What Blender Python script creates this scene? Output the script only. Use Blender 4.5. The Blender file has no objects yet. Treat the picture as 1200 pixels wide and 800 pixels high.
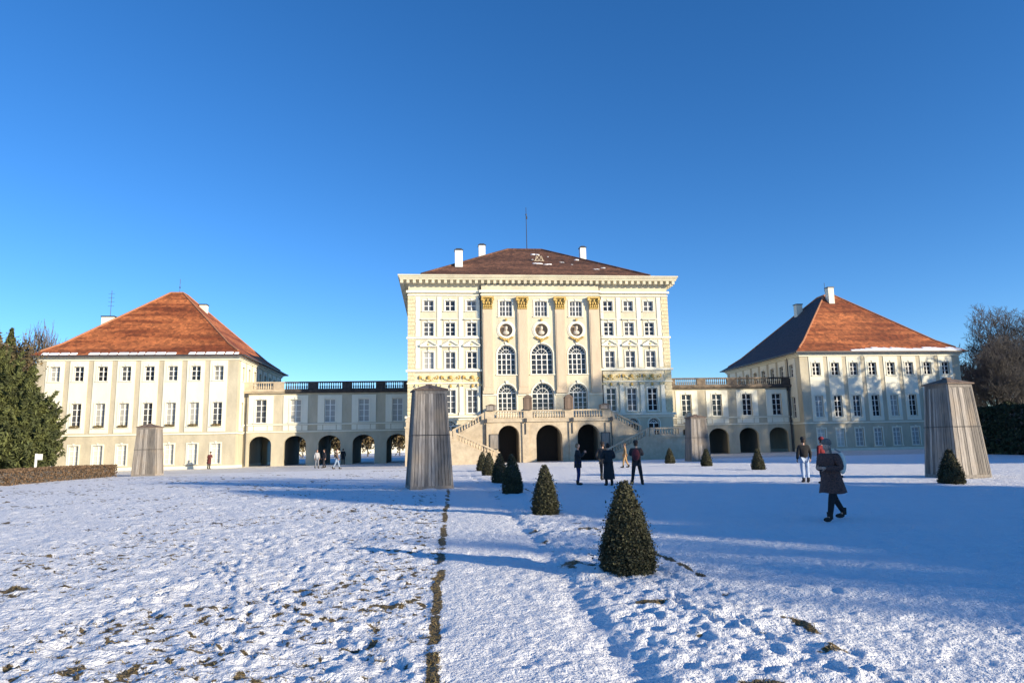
import bpy, math, random
import numpy as np
from mathutils import Vector, Matrix
from mathutils.geometry import tessellate_polygon
R = math.radians
random.seed(7); rng = np.random.default_rng(7)
scene = bpy.context.scene
col = scene.collection
XC, YM, YP, YG = 10.874, 70.56, 78.48, 81.18        # axis of the palace, planes of main block, corner blocks, arcades
SUN_AZ, SUN_EL = R(129), R(13.0)
SUN = Vector((math.sin(SUN_AZ)*math.cos(SUN_EL), math.cos(SUN_AZ)*math.cos(SUN_EL), math.sin(SUN_EL)))

# ------------------------------------------------------------------ materials
def mat(name, color, rough=0.85, var=0.0, vscale=1.0, bump=0.0, bscale=20.0, color2=None, metallic=0.0, spec=None, stretch=(1,1,1), island=0.0):
    m = bpy.data.materials.new(name); m.use_nodes = True
    nt = m.node_tree; b = nt.nodes['Principled BSDF']
    b.inputs['Roughness'].default_value = rough; b.inputs['Metallic'].default_value = metallic
    if spec is not None: b.inputs['Specular IOR Level'].default_value = spec
    c = (*color, 1)
    if var > 0 or color2:
        tc = nt.nodes.new('ShaderNodeNewGeometry'); mp = nt.nodes.new('ShaderNodeMapping'); mp.inputs['Scale'].default_value = stretch
        nt.links.new(tc.outputs['Position'], mp.inputs['Vector'])
        n = nt.nodes.new('ShaderNodeTexNoise'); n.inputs['Scale'].default_value = vscale; n.inputs['Detail'].default_value = 6
        n.inputs['Roughness'].default_value = .65
        nt.links.new(mp.outputs[0], n.inputs['Vector'])
        r = nt.nodes.new('ShaderNodeValToRGB'); r.color_ramp.elements[0].position = .35; r.color_ramp.elements[1].position = .65
        c2 = color2 if color2 else tuple(max(0, x*(1-var)) for x in color)
        r.color_ramp.elements[0].color = (*c2, 1); r.color_ramp.elements[1].color = c
        nt.links.new(n.outputs['Fac'], r.inputs[0]); out = r.outputs[0]
        if island > 0:
            gi = nt.nodes.new('ShaderNodeNewGeometry'); mr = nt.nodes.new('ShaderNodeMapRange')
            mr.inputs['To Min'].default_value = 1-island; mr.inputs['To Max'].default_value = 1+island
            nt.links.new(gi.outputs['Random Per Island'], mr.inputs[0])
            mx = nt.nodes.new('ShaderNodeVectorMath'); mx.operation = 'SCALE'
            nt.links.new(out, mx.inputs[0]); nt.links.new(mr.outputs[0], mx.inputs['Scale']); out = mx.outputs[0]
        nt.links.new(out, b.inputs['Base Color'])
    else:
        b.inputs['Base Color'].default_value = c
    if bump > 0:
        tc = nt.nodes.new('ShaderNodeNewGeometry'); n = nt.nodes.new('ShaderNodeTexNoise'); n.inputs['Scale'].default_value = bscale; n.inputs['Detail'].default_value = 4
        nt.links.new(tc.outputs['Position'], n.inputs['Vector'])
        bp = nt.nodes.new('ShaderNodeBump'); bp.inputs['Strength'].default_value = bump; bp.inputs['Distance'].default_value = .05
        nt.links.new(n.outputs['Fac'], bp.inputs['Height']); nt.links.new(bp.outputs[0], b.inputs['Normal'])
    return m

def mat_roof(name, c1, c2, dark):
    m = bpy.data.materials.new(name); m.use_nodes = True; nt = m.node_tree; N = nt.nodes; L = nt.links
    b = N['Principled BSDF']; b.inputs['Roughness'].default_value = .8
    g = N.new('ShaderNodeNewGeometry')
    n1 = N.new('ShaderNodeTexNoise'); n1.inputs['Scale'].default_value = 5; n1.inputs['Detail'].default_value = 8; n1.inputs['Roughness'].default_value = .8
    L.new(g.outputs['Position'], n1.inputs[0])
    r1 = N.new('ShaderNodeValToRGB'); r1.color_ramp.elements[0].position = .35; r1.color_ramp.elements[1].position = .65
    r1.color_ramp.elements[0].color = (*c2, 1); r1.color_ramp.elements[1].color = (*c1, 1); L.new(n1.outputs[0], r1.inputs[0])
    # horizontal weathering streaks along the courses
    mp = N.new('ShaderNodeMapping'); mp.inputs['Scale'].default_value = (.11, .11, 1.6); L.new(g.outputs['Position'], mp.inputs[0])
    n2 = N.new('ShaderNodeTexNoise'); n2.inputs['Scale'].default_value = 1; n2.inputs['Detail'].default_value = 5; L.new(mp.outputs[0], n2.inputs[0])
    r2 = N.new('ShaderNodeValToRGB'); r2.color_ramp.elements[0].position = .38; r2.color_ramp.elements[1].position = .62
    r2.color_ramp.elements[0].color = (*dark, 1); r2.color_ramp.elements[1].color = (1, 1, 1, 1); L.new(n2.outputs[0], r2.inputs[0])
    mx = N.new('ShaderNodeMix'); mx.data_type = 'RGBA'; mx.blend_type = 'MULTIPLY'; mx.inputs[0].default_value = 1
    L.new(r1.outputs[0], mx.inputs[6]); L.new(r2.outputs[0], mx.inputs[7])
    vo = N.new('ShaderNodeTexVoronoi'); vo.inputs['Scale'].default_value = 2.8; L.new(g.outputs['Position'], vo.inputs['Vector'])
    sv = N.new('ShaderNodeSeparateColor'); L.new(vo.outputs['Color'], sv.inputs[0]); rv = N.new('ShaderNodeMapRange'); rv.inputs['To Min'].default_value = .6; rv.inputs['To Max'].default_value = 1.35; L.new(sv.outputs[0], rv.inputs[0])
    vs = N.new('ShaderNodeVectorMath'); vs.operation = 'SCALE'; L.new(mx.outputs[2], vs.inputs[0]); L.new(rv.outputs[0], vs.inputs['Scale']); L.new(vs.outputs[0], b.inputs['Base Color'])
    sp = N.new('ShaderNodeSeparateXYZ'); L.new(g.outputs['Position'], sp.inputs[0])
    mu = N.new('ShaderNodeMath'); mu.operation = 'MULTIPLY'; mu.inputs[1].default_value = 4.0; L.new(sp.outputs[2], mu.inputs[0])
    fr = N.new('ShaderNodeMath'); fr.operation = 'FRACT'; L.new(mu.outputs[0], fr.inputs[0])
    ad = N.new('ShaderNodeMath'); ad.operation = 'ADD'; L.new(fr.outputs[0], ad.inputs[0]); L.new(n1.outputs[0], ad.inputs[1])
    bp = N.new('ShaderNodeBump'); bp.inputs['Strength'].default_value = .5; bp.inputs['Distance'].default_value = .06
    L.new(ad.outputs[0], bp.inputs['Height']); L.new(bp.outputs[0], b.inputs['Normal'])
    return m

M = {}
M['cream'] = mat('cream_plaster', (.70, .63, .46), .9, .22, .8, .25, 5, stretch=(1, 1, .3))
M['white'] = mat('pale_plaster', (.83, .795, .65), .9, .10, 1.0, .15, 6, stretch=(1, 1, .3))
M['beige'] = mat('beige_plaster', (.56, .50, .37), .9, .22, .9, .3, 5, stretch=(1, 1, .4))
M['pink'] = mat('peach_plaster', (.66, .53, .375), .9, .15, 1.3, .2, 6, stretch=(1, 1, .25))
M['quoin'] = mat('rough_quoin_stone', (.58, .48, .28), .95, 0, 7, .6, 9, color2=(.74, .66, .45))
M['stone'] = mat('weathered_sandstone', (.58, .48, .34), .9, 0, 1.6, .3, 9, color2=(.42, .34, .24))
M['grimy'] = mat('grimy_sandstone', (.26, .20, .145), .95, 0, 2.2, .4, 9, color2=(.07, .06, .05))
M['grime_shade'] = mat('grimy_shaded_sandstone', (.085, .075, .07), .95, 0, 2.2, .4, 9, color2=(.035, .032, .032))  # sandstone blackened by grime, with shade painted into the colour too
M['dark'] = mat('dark_metal', (.035, .035, .04), .5)
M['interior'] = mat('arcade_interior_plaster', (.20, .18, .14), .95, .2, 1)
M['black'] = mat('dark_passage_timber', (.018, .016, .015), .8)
M['frame'] = mat('white_window_paint', (.82, .81, .76), .5)
M['gold'] = mat('gilded_stucco', (.62, .42, .12), .45, .45, 9, .6, 30, metallic=.3)
M['ornament'] = mat('ochre_stucco', (.62, .48, .22), .7, 0, 6, .5, 20, color2=(.78, .70, .45))
M['bust'] = mat('bust_marble', (.62, .55, .45), .7, .2, 9)
M['niche'] = mat('oculus_paint', (.30, .23, .17), .9)
M['tile'] = mat_roof('orange_roof_tile', (.52, .170, .050), (.31, .090, .033), (.42, .32, .28))
M['tile_old'] = mat_roof('old_brown_roof_tile', (.26, .11, .055), (.055, .032, .025), (.5, .48, .48))
M['tile_shade'] = mat('shaded_roof_tile', (.075, .06, .065), .7, 0, 3.5, .6, 12, color2=(.020, .018, .022))  # roof tile darkened so the slope's shade is painted into its colour
M['ridge'] = mat('ridge_tile', (.45, .20, .10), .8, .3, 4)
M['snow'] = mat('lying_snow', (.84, .86, .90), .6, 0, 1, .4, 8)
M['wood'] = None
M['bark'] = mat('grey_brown_bark', (.125, .115, .108), .95, .4, 3, .4, 15)
M['bark_pale'] = mat('pale_twig_bark', (.20, .155, .115), .95, .3, 2)
M['yew'] = mat('yew_foliage', (.105, .115, .030), .8, 0, .9, 0, 1, color2=(.040, .052, .018), island=.55)
M['boxwood'] = mat('clipped_yew_foliage', (.062, .058, .024), .75, 0, 5, 0, 1, color2=(.030, .034, .015), island=.6)
M['brownleaf'] = mat('withered_leaves', (.15, .10, .05), .85, 0, .8, 0, 1, color2=(.06, .055, .022), island=.6)
M['evergreen'] = mat('dark_evergreen_foliage', (.030, .045, .018), .85, 0, .7, 0, 1, color2=(.014, .022, .010), island=.5)
M['hedge'] = mat('brown_hedge_twigs', (.185, .115, .065), .9, 0, 3, 0, 1, color2=(.10, .065, .038), island=.5)
M['grass'] = mat('withered_grass', (.22, .155, .065), .9, 0, 3, 0, 1, color2=(.085, .075, .028), island=.5)
def glass(name, c, rough=.08):
    m = mat(name, c, rough); m.node_tree.nodes['Principled BSDF'].inputs['Specular IOR Level'].default_value = .35; return m
M['glass'] = glass('dark_window_glass', (.024, .026, .031))
M['glass_curtain'] = glass('curtained_window_glass', (.36, .36, .34), .3)
M['glass_blind'] = glass('window_glass_with_pale_blind', (.60, .59, .52), .35)
M['glass_part'] = mat('glass_with_drawn_curtain', (.30, .29, .26), .2, 0, 1.1, 0, 1, color2=(.04, .04, .045), stretch=(3, 3, .3))
M['glass_grey'] = glass('greyish_window_glass', (.075, .078, .085), .2)

def mat_wood(name, ca, cb, cc):
    m = bpy.data.materials.new(name); m.use_nodes = True; nt = m.node_tree; N = nt.nodes; L = nt.links
    b = N['Principled BSDF']; b.inputs['Roughness'].default_value = .9
    g = N.new('ShaderNodeNewGeometry')
    mp = N.new('ShaderNodeMapping'); mp.inputs['Scale'].default_value = (9, 9, .55); L.new(g.outputs['Position'], mp.inputs[0])
    n = N.new('ShaderNodeTexNoise'); n.inputs['Scale'].default_value = 1.6; n.inputs['Detail'].default_value = 8; n.inputs['Roughness'].default_value = .7; L.new(mp.outputs[0], n.inputs[0])
    r = N.new('ShaderNodeValToRGB'); e = r.color_ramp.elements; e[0].position = .3; e[0].color = (*cb, 1); e[1].position = .7; e[1].color = (*ca, 1)
    L.new(n.outputs[0], r.inputs[0])
    mr = N.new('ShaderNodeMapRange'); mr.inputs['To Min'].default_value = .40; mr.inputs['To Max'].default_value = 1.2
    L.new(g.outputs['Random Per Island'], mr.inputs[0])
    mx = N.new('ShaderNodeVectorMath'); mx.operation = 'SCALE'; L.new(r.outputs[0], mx.inputs[0]); L.new(mr.outputs[0], mx.inputs['Scale'])
    # faint warm stains
    n2 = N.new('ShaderNodeTexNoise'); n2.inputs['Scale'].default_value = 1.2; L.new(g.outputs['Position'], n2.inputs[0])
    m2 = N.new('ShaderNodeMix'); m2.data_type = 'RGBA'; m2.inputs[7].default_value = (*cc, 1)
    mm = N.new('ShaderNodeMapRange'); mm.inputs['From Min'].default_value = .5; mm.inputs['From Max'].default_value = .75; mm.inputs['To Max'].default_value = .6
    L.new(n2.outputs[0], mm.inputs[0]); L.new(mm.outputs[0], m2.inputs[0]); L.new(mx.outputs[0], m2.inputs[6]); L.new(m2.outputs[2], b.inputs['Base Color'])
    bp = N.new('ShaderNodeBump'); bp.inputs['Strength'].default_value = .5; bp.inputs['Distance'].default_value = .02; L.new(n.outputs[0], bp.inputs['Height']); L.new(bp.outputs[0], b.inputs['Normal'])
    return m
M['wood'] = mat_wood('weathered_grey_planks', (.43, .385, .335), (.17, .15, .135), (.33, .26, .19))
M['wood_roof'] = mat_wood('brown_grey_roof_boards', (.26, .19, .14), (.13, .09, .07), (.2, .13, .09))

# ------------------------------------------------------------------ mesh builder
class MB:
    def __init__(s): s.v = []; s.f = []; s.m = []
    def add(s, verts, faces, mi=0):
        o = len(s.v); s.v += [tuple(p) for p in verts]
        for f in faces: s.f.append(tuple(i+o for i in f)); s.m.append(mi)
        return s
    def box(s, x0, x1, y0, y1, z0, z1, mi=0):
        v = [(x0,y0,z0),(x1,y0,z0),(x1,y1,z0),(x0,y1,z0),(x0,y0,z1),(x1,y0,z1),(x1,y1,z1),(x0,y1,z1)]
        return s.add(v, [(0,3,2,1),(4,5,6,7),(0,1,5,4),(1,2,6,5),(2,3,7,6),(3,0,4,7)], mi)
    def hexa(s, bot, top, mi=0):
        return s.add(list(bot)+list(top), [(0,3,2,1),(4,5,6,7),(0,1,5,4),(1,2,6,5),(2,3,7,6),(3,0,4,7)], mi)
    def prism(s, poly, axis, a, b, mi=0):          # poly in the plane, extruded along axis 'x' or 'y' or 'z'
        n = len(poly)
        def P(p, t): return {'x': (t, p[0], p[1]), 'y': (p[0], t, p[1]), 'z': (p[0], p[1], t)}[axis]
        v = [P(p, a) for p in poly]+[P(p, b) for p in poly]
        f = [tuple(range(n))[::-1], tuple(range(n, 2*n))]+[(i, (i+1) % n, n+(i+1) % n, n+i) for i in range(n)]
        return s.add(v, f, mi)
    def tube(s, p, q, r0, r1=None, n=6, mi=0, cap=True):
        r1 = r0 if r1 is None else r1
        p = Vector(p); q = Vector(q); d = (q-p)
        if d.length < 1e-6: return s
        d.normalize(); a = d.orthogonal().normalized(); b = d.cross(a)
        v = []
        for c, r in ((p, r0), (q, r1)):
            for i in range(n):
                t = 2*math.pi*i/n; v.append(c+a*(r*math.cos(t))+b*(r*math.sin(t)))
        f = [(i, (i+1) % n, n+(i+1) % n, n+i) for i in range(n)]
        if cap: f += [tuple(range(n))[::-1], tuple(range(n, 2*n))]
        return s.add(v, f, mi)
    def lathe(s, c, prof, n=10, mi=0):             # prof: (radius, z)
        v = []; f = []
        for r, z in prof:
            for i in range(n):
                t = 2*math.pi*i/n; v.append((c[0]+r*math.cos(t), c[1]+r*math.sin(t), c[2]+z))
        for k in range(len(prof)-1):
            for i in range(n): f.append((k*n+i, k*n+(i+1) % n, (k+1)*n+(i+1) % n, (k+1)*n+i))
        f.append(tuple(range(n))[::-1]); f.append(tuple(range((len(prof)-1)*n, len(prof)*n)))
        return s.add(v, f, mi)
    def ball(s, c, r, n=10, k=7, mi=0):
        rx, ry, rz = r if isinstance(r, (tuple, list)) else (r, r, r)
        v = []; f = []
        for j in range(k+1):
            ph = math.pi*j/k
            for i in range(n):
                t = 2*math.pi*i/n; v.append((c[0]+rx*math.sin(ph)*math.cos(t), c[1]+ry*math.sin(ph)*math.sin(t), c[2]+rz*math.cos(ph)))
        for j in range(k):
            for i in range(n): f.append((j*n+i, (j+1)*n+i, (j+1)*n+(i+1) % n, j*n+(i+1) % n))
        return s.add(v, f, mi)
    def facade(s, O, U, Nn, outer, holes, depth, mi=0, mi_rev=None):
        """flat wall in the plane through O spanned by U and z, outward normal Nn, with real openings whose reveals go depth inward"""
        O = Vector(O); U = Vector(U); Nn = Vector(Nn)
        def P(u, z, d=0): return O+U*u+Vector((0, 0, z))-Nn*d
        loops = [outer]+holes
        tris = tessellate_polygon([[Vector((u, z, 0)) for u, z in l] for l in loops])
        pts = [P(u, z) for l in loops for u, z in l]
        s.add(pts, [tuple(t) for t in tris], mi)
        for l in holes:
            n = len(l); v = [P(u, z) for u, z in l]+[P(u, z, depth) for u, z in l]
            s.add(v, [(i, (i+1) % n, n+(i+1) % n, n+i) for i in range(n)], mi if mi_rev is None else mi_rev)
        return s
    def build(s, name, mats, parent=None, smooth=False, loc=None):
        me = bpy.data.meshes.new(name); me.from_pydata(s.v, [], s.f)
        if not isinstance(mats, (list, tuple)): mats = [mats]
        for m in mats: me.materials.append(m)
        if len(mats) > 1: me.polygons.foreach_set('material_index', s.m)
        if smooth: me.polygons.foreach_set('use_smooth', [True]*len(me.polygons))
        me.update()
        return link(name, me, parent, loc)
def link(name, me, parent=None, loc=None, rz=0):
    o = bpy.data.objects.new(name, me); col.objects.link(o)
    if parent: o.parent = parent
    if loc is not None: o.location = loc
    if rz: o.rotation_euler.z = rz
    return o
def tag(o, label=None, cat=None, group=None, kind=None):
    if label: o['label'] = label
    if cat: o['category'] = cat
    if group: o['group'] = group
    if kind: o['kind'] = kind
    return o
def thing(name, label, cat, loc, group=None, rz=0):
    o = bpy.data.objects.new(name, None); col.objects.link(o); o.location = loc; o.rotation_euler.z = rz
    o.empty_display_size = .3
    return tag(o, label, cat, group)
def rect(u0, u1, z0, z1): return [(u0, z0), (u1, z0), (u1, z1), (u0, z1)]
def arch(cx, w, z0, top, n=12, rise=None):
    r = w/2; rise = r if rise is None else rise; zs = top-rise
    return [(cx-r, z0), (cx+r, z0)]+[(cx+r*math.cos(math.pi*i/n), zs+rise*math.sin(math.pi*i/n)) for i in range(n+1)]
def np_mesh(name, verts, faces, mats, attrs=None, smooth=False, parent=None, loc=None):
    verts = np.asarray(verts, np.float32); faces = np.asarray(faces, np.int32)
    me = bpy.data.meshes.new(name); k = faces.shape[1]
    me.vertices.add(len(verts)); me.vertices.foreach_set('co', verts.ravel())
    me.loops.add(faces.size); me.loops.foreach_set('vertex_index', faces.ravel())
    me.polygons.add(len(faces)); me.polygons.foreach_set('loop_start', np.arange(0, faces.size, k, dtype=np.int32))
    if smooth: me.polygons.foreach_set('use_smooth', np.ones(len(faces), bool))
    me.materials.append(mats)
    if attrs:
        for n, a in attrs.items():
            at = me.attributes.new(n, 'FLOAT', 'POINT'); at.data.foreach_set('value', a.astype(np.float32))
    me.update(calc_edges=True); me.validate()
    return link(name, me, parent, loc)

# ------------------------------------------------------------------ numpy noise
def _h(ix, iy, s=0):
    x = (ix.astype(np.int64)*374761393+iy.astype(np.int64)*668265263+s*974634777) & 0xffffffff
    x = ((x ^ (x >> 13))*1274126177) & 0xffffffff
    return ((x ^ (x >> 16)) & 0xffff)/65535.0
def vnoise(x, y, s=0):
    ix = np.floor(x); iy = np.floor(y); fx = x-ix; fy = y-iy
    fx = fx*fx*(3-2*fx); fy = fy*fy*(3-2*fy)
    a = _h(ix, iy, s); b = _h(ix+1, iy, s); c = _h(ix, iy+1, s); d = _h(ix+1, iy+1, s)
    return a+(b-a)*fx+(c-a)*fy+(a-b-c+d)*fx*fy
def fbm(x, y, o=4, s=0):
    t = 0; a = 1; n = 0
    for i in range(o): t = t+a*vnoise(x*2**i+17.3*i, y*2**i-9.1*i, s+i); n += a; a *= .5
    return t/n
def dents(x, y, cell, lx, ly, prob, s=0):
    """oval footprints scattered one per cell; 1 in the middle of a print"""
    gx = np.floor(x/cell); gy = np.floor(y/cell); best = np.zeros_like(x)
    for dx in (-1, 0, 1):
        for dy in (-1, 0, 1):
            cx = gx+dx; cy = gy+dy
            px = (cx+_h(cx, cy, s))*cell; py = (cy+_h(cx, cy, s+5))*cell; a = (_h(cx, cy, s+9)-.5)*2.4+.5
            u = (x-px)*np.cos(a)+(y-py)*np.sin(a); v = -(x-px)*np.sin(a)+(y-py)*np.cos(a)
            d = np.sqrt((u/lx)**2+(v/ly)**2); on = _h(cx, cy, s+13) < prob
            best = np.maximum(best, np.where(on, np.clip(1.3-d, 0, 1), 0))
    return best*best*(3-2*best)
def sstep(a, b, x):
    t = np.clip((x-a)/(b-a), 0, 1); return t*t*(3-2*t)
def base_z(x, y):
    return sstep(40., 76., y)*np.clip((x-XC)/40, -1, 1)*.22*(1-sstep(200., 600., y))
def gz(x, y): return float(base_z(np.array([float(x)]), np.array([float(y)]))[0])

# ------------------------------------------------------------------ ground
def ground_mat():
    m = bpy.data.materials.new('snow_over_grass'); m.use_nodes = True; nt = m.node_tree; N = nt.nodes; L = nt.links
    b = N['Principled BSDF']; b.inputs['Roughness'].default_value = .62; b.inputs['Specular IOR Level'].default_value = .25
    g = N.new('ShaderNodeNewGeometry')
    def noise(scale, detail=4, rough=.6):
        n = N.new('ShaderNodeTexNoise'); n.inputs['Scale'].default_value = scale; n.inputs['Detail'].default_value = detail; n.inputs['Roughness'].default_value = rough
        L.new(g.outputs['Position'], n.inputs[0]); return n.outputs[0]
    def math_(op, a, c):
        n = N.new('ShaderNodeMath'); n.operation = op
        for i, v in enumerate((a, c)):
            if isinstance(v, (int, float)): n.inputs[i].default_value = v
            else: L.new(v, n.inputs[i])
        return n.outputs[0]
    ga = N.new('ShaderNodeAttribute'); ga.attribute_name = 'grass'
    gr = N.new('ShaderNodeAttribute'); gr.attribute_name = 'gravel'
    fine = noise(22, 5, .75)
    k = math_('ADD', ga.outputs['Fac'], math_('MULTIPLY', math_('SUBTRACT', fine, .5), .9))
    mk = N.new('ShaderNodeMapRange'); mk.inputs['From Min'].default_value = .46; mk.inputs['From Max'].default_value = .56; L.new(k, mk.inputs[0])
    sn = N.new('ShaderNodeValToRGB'); sn.color_ramp.elements[0].color = (.84, .85, .87, 1); sn.color_ramp.elements[1].color = (.93, .93, .93, 1)
    L.new(noise(1.3, 5), sn.inputs[0])
    gc = N.new('ShaderNodeValToRGB'); gc.color_ramp.elements[0].position = .35; gc.color_ramp.elements[1].position = .65
    gc.color_ramp.elements[0].color = (.06, .05, .025, 1); gc.color_ramp.elements[1].color = (.24, .17, .08, 1); L.new(noise(30, 3), gc.inputs[0])
    vc = N.new('ShaderNodeMix'); vc.data_type = 'RGBA'; vc.inputs[7].default_value = (.42, .36, .28, 1)
    k2 = math_('ADD', gr.outputs['Fac'], math_('MULTIPLY', math_('SUBTRACT', noise(3, 6, .7), .5), 1.0))
    m2 = N.new('ShaderNodeMapRange'); m2.inputs['From Min'].default_value = .35; m2.inputs['From Max'].default_value = .8; m2.inputs['To Max'].default_value = .85; L.new(k2, m2.inputs[0])
    L.new(m2.outputs[0], vc.inputs[0]); L.new(sn.outputs[0], vc.inputs[6])
    mx = N.new('ShaderNodeMix'); mx.data_type = 'RGBA'; L.new(mk.outputs[0], mx.inputs[0]); L.new(vc.outputs[2], mx.inputs[6]); L.new(gc.outputs[0], mx.inputs[7])
    L.new(mx.outputs[2], b.inputs['Base Color'])
    h = math_('ADD', math_('MULTIPLY', noise(9, 4, .6), 1.0), math_('MULTIPLY', noise(30, 3, .65), .5))
    bp = N.new('ShaderNodeBump'); bp.inputs['Strength'].default_value = .9; bp.inputs['Distance'].default_value = .085
    L.new(h, bp.inputs['Height']); L.new(bp.outputs[0], b.inputs['Normal'])
    return m
GM = ground_mat()
def ground():
    a1 = np.linspace(R(-52), R(64), 660)                       # bearings from +Y, fine where there is most to see
    a2 = np.linspace(R(64), R(308), 70)[1:-1]
    ang = np.concatenate([a1, a2]); na = len(ang)
    rad = [0.0]; r = .25
    while r < 3.2: rad.append(r); r *= 1.25
    while r < 105: rad.append(r); r *= 1.0072
    while r < 3500: rad.append(r); r *= 1.09
    rad = np.array(rad[1:]); nr = len(rad)
    A, Rr = np.meshgrid(ang, rad)
    x = Rr*np.sin(A); y = Rr*np.cos(A); x = x.ravel(); y = y.ravel()
    fade = 1/(1+(np.hypot(x, y)/45)**2)
    lawn = (1-sstep(-.1, .25, x))*(1-sstep(52, 55, y+.0*x))
    path = sstep(.2, .45, x)*(1-sstep(1.35, 1.8, x+.25*(fbm(x*.5, y*.5)-.5)))
    strip = sstep(1.4, 1.9, x)*(1-sstep(3.2, 3.6, x))*(1-sstep(50, 54, y))
    plaza = sstep(3.2, 3.6, x)
    n1 = fbm(x*1.1, y*1.1, 4, 3)-.5; n2 = fbm(x*4.2, y*4.2, 3, 11)-.5; n3 = fbm(x*.25, y*.25, 3, 21)-.5; n4 = fbm(x*9.5, y*9.5, 3, 15)-.5; n5 = np.abs(fbm(x*5.5, y*5.5, 2, 19)-.5)
    d1 = dents(x, y, .62, .17, .085, .75, 1); d2 = dents(x+3, y-1, .34, .13, .07, .8, 31); d3 = dents(x, y, .22, .07, .06, .8, 51)
    h = lawn*(n1*.08+n2*.055+n4*.058-n5*.045-d1*.035*(.4+fbm(x*.4, y*.4, 2, 5)))
    h += path*(n1*.02+n2*.022+n4*.034-d2*.014)
    h += strip*(.03+n1*.05+n2*.065+n4*.065-n5*.06-d2*.018)
    h += plaza*(n1*.03+n2*.032+n4*.036-d1*.02+.018*np.sin(x*.9+y*3.1+6*n3)*fbm(x*.5, y*.5, 2, 8))
    h += -.05*np.exp(-((x-1.45-.03*np.clip(y-5, 0, 16)-.22*(fbm(y*.7, y*0, 3, 73)-.5))/(.10+.16*fbm(y*1.1, y*0+5, 2, 75)))**2)*(.35+1.0*fbm(y*1.7, x*2, 3, 79))         # worn rut beside the beds
    for k in range(7):
        r_ = random.Random(300+k); px, py = r_.uniform(-5, 3), r_.uniform(4.6, 7); an = r_.uniform(-.45, .35)
        for j in range(26):
            an += r_.uniform(-.06, .06); px += math.sin(an)*.36; py += math.cos(an)*.36; o_ = .09*(-1)**j
            cx_, cy_ = px+math.cos(an)*o_, py-math.sin(an)*o_; m_ = np.where((np.abs(x-cx_) < .3) & (np.abs(y-cy_) < .3))[0]
            u_ = (x[m_]-cx_)*math.sin(an)+(y[m_]-cy_)*math.cos(an); v_ = (x[m_]-cx_)*math.cos(an)-(y[m_]-cy_)*math.sin(an)
            d_ = np.sqrt((u_/.15)**2+(v_/.058)**2); h[m_] += -.022*(1-sstep(.75, 1.1, d_))+.012*np.exp(-((d_-1.3)/.22)**2)
    h += n3*.10*(1-fade)
    h *= np.where(y > 56, .5, 1)
    z = base_z(x, y)+h*np.clip(fade*1.6, .15, 1)
    # tufts of withered grass
    t1 = fbm(x*1.7, y*3.1, 4, 41); t2 = fbm(x*.35, y*.45, 3, 61)
    t3 = fbm(x*12, y*14, 3, 47)
    g = lawn*(sstep(.52, .76, t3)*.62+sstep(.62, .8, t1)*.15+(sstep(.42, .66, t2)*.24-.12)+.10*sstep(-4, 0, x)*sstep(30, 5, y))
    g += lawn*sstep(16, 32, y)*.07
    edge = np.exp(-((x-(-.03+.022*np.clip(y-8, 0, 60))-.12*(fbm(y*1.6, y*0, 3, 71)-.5))/(.05+.03*np.clip(y/12, 0, 1)))**2)*(y < 50)*(.45+.55*sstep(.28, .5, fbm(y*2.6, y*0+3, 3, 77)))+.5*(t3-.5)*(np.abs(x) < .5)
    g = np.maximum(g, edge*.95)
    e2 = np.exp(-((x-3.32)/.06)**2)*sstep(.52, .66, fbm(y*1.1, y*0+9, 3, 83))*(y < 40); g = np.maximum(g, e2*.9)
    g = np.maximum(g, strip*(sstep(.62, .8, t1)*.55+.1))
    far = np.exp(-((y-(54.5+.11*(x+20)*-1*(x < 0)))/.45)**2)*(x < 0)*sstep(.35, .6, fbm(x*.7, x*0, 3, 91)); g = np.maximum(g, far*.7)
    for bx, by, sx, sy in [(-5.5, 9.76, .40, .10), (-2.61, 6.95, .14, .05), (-3.3, 5.75, .12, .04), (-2.9, 5.85, .10, .04), (-.75, 6.4, .09, .05), (-1.1, 6.7, .11, .05), (-.85, 7.3, .10, .06), (-3.6, 12.6, .12, .08), (-2.7, 14.6, .16, .10), (-1.5, 9.2, .12, .07), (-1.6, 13.2, .16, .12), (-1.4, 17.5, .2, .16), (-2.9, 17.0, .2, .12), (-2.3, 5.6, .12, .05), (-1.5, 5.7, .10, .06), (-1.9, 6.05, .12, .05), (-1.75, 11.1, .12, .07)]:
        q = np.exp(-(((x-bx)/sx)**2+((y-by)/sy)**2))*(.75+.9*(t3-.35)); g = np.maximum(g, q*1.0); z -= .015*q
    for cx, cy in CONES: g = np.maximum(g, .62*np.exp(-(((x-cx)/.55)**2+((y-cy)/.5)**2)))
    g *= np.where(plaza > .5, .45, 1)
    gravel = np.maximum(sstep(59, 66, y+.15*np.clip(x-20, -20, 25)), 0)*.62*(y < 200)
    gravel = np.where(x < -2, sstep(55.5, 58, y)*.50, gravel)
    verts = np.stack([x, y, z], 1)
    idx = np.arange(nr*na).reshape(nr, na)
    i0 = idx[:-1]; i1 = idx[1:]
    F = np.stack([i0, np.roll(i0, -1, 1), np.roll(i1, -1, 1), i1], -1).reshape(-1, 4)[:, ::-1]
    cx = x[F].mean(1); cy = y[F].mean(1)
    reg = np.where(cy > 54, 4, np.where(cx < .2, 0, np.where(cx < 1.7, 1, np.where(cx < 3.4, 2, 3))))
    attrs = {'grass': g, 'gravel': gravel}
    for k, nm in enumerate(['lawn', 'path', 'verge', 'plaza', 'forecourt']):
        f = F[reg == k]; u, inv = np.unique(f, return_inverse=True)
        o = np_mesh(nm, verts[u], inv.reshape(f.shape), GM, {a: b[u] for a, b in attrs.items()}, smooth=True)
        o['kind'] = 'structure'
    cm = MB(); n = na                                          # the little disc under the camera closes the sheet
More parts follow.
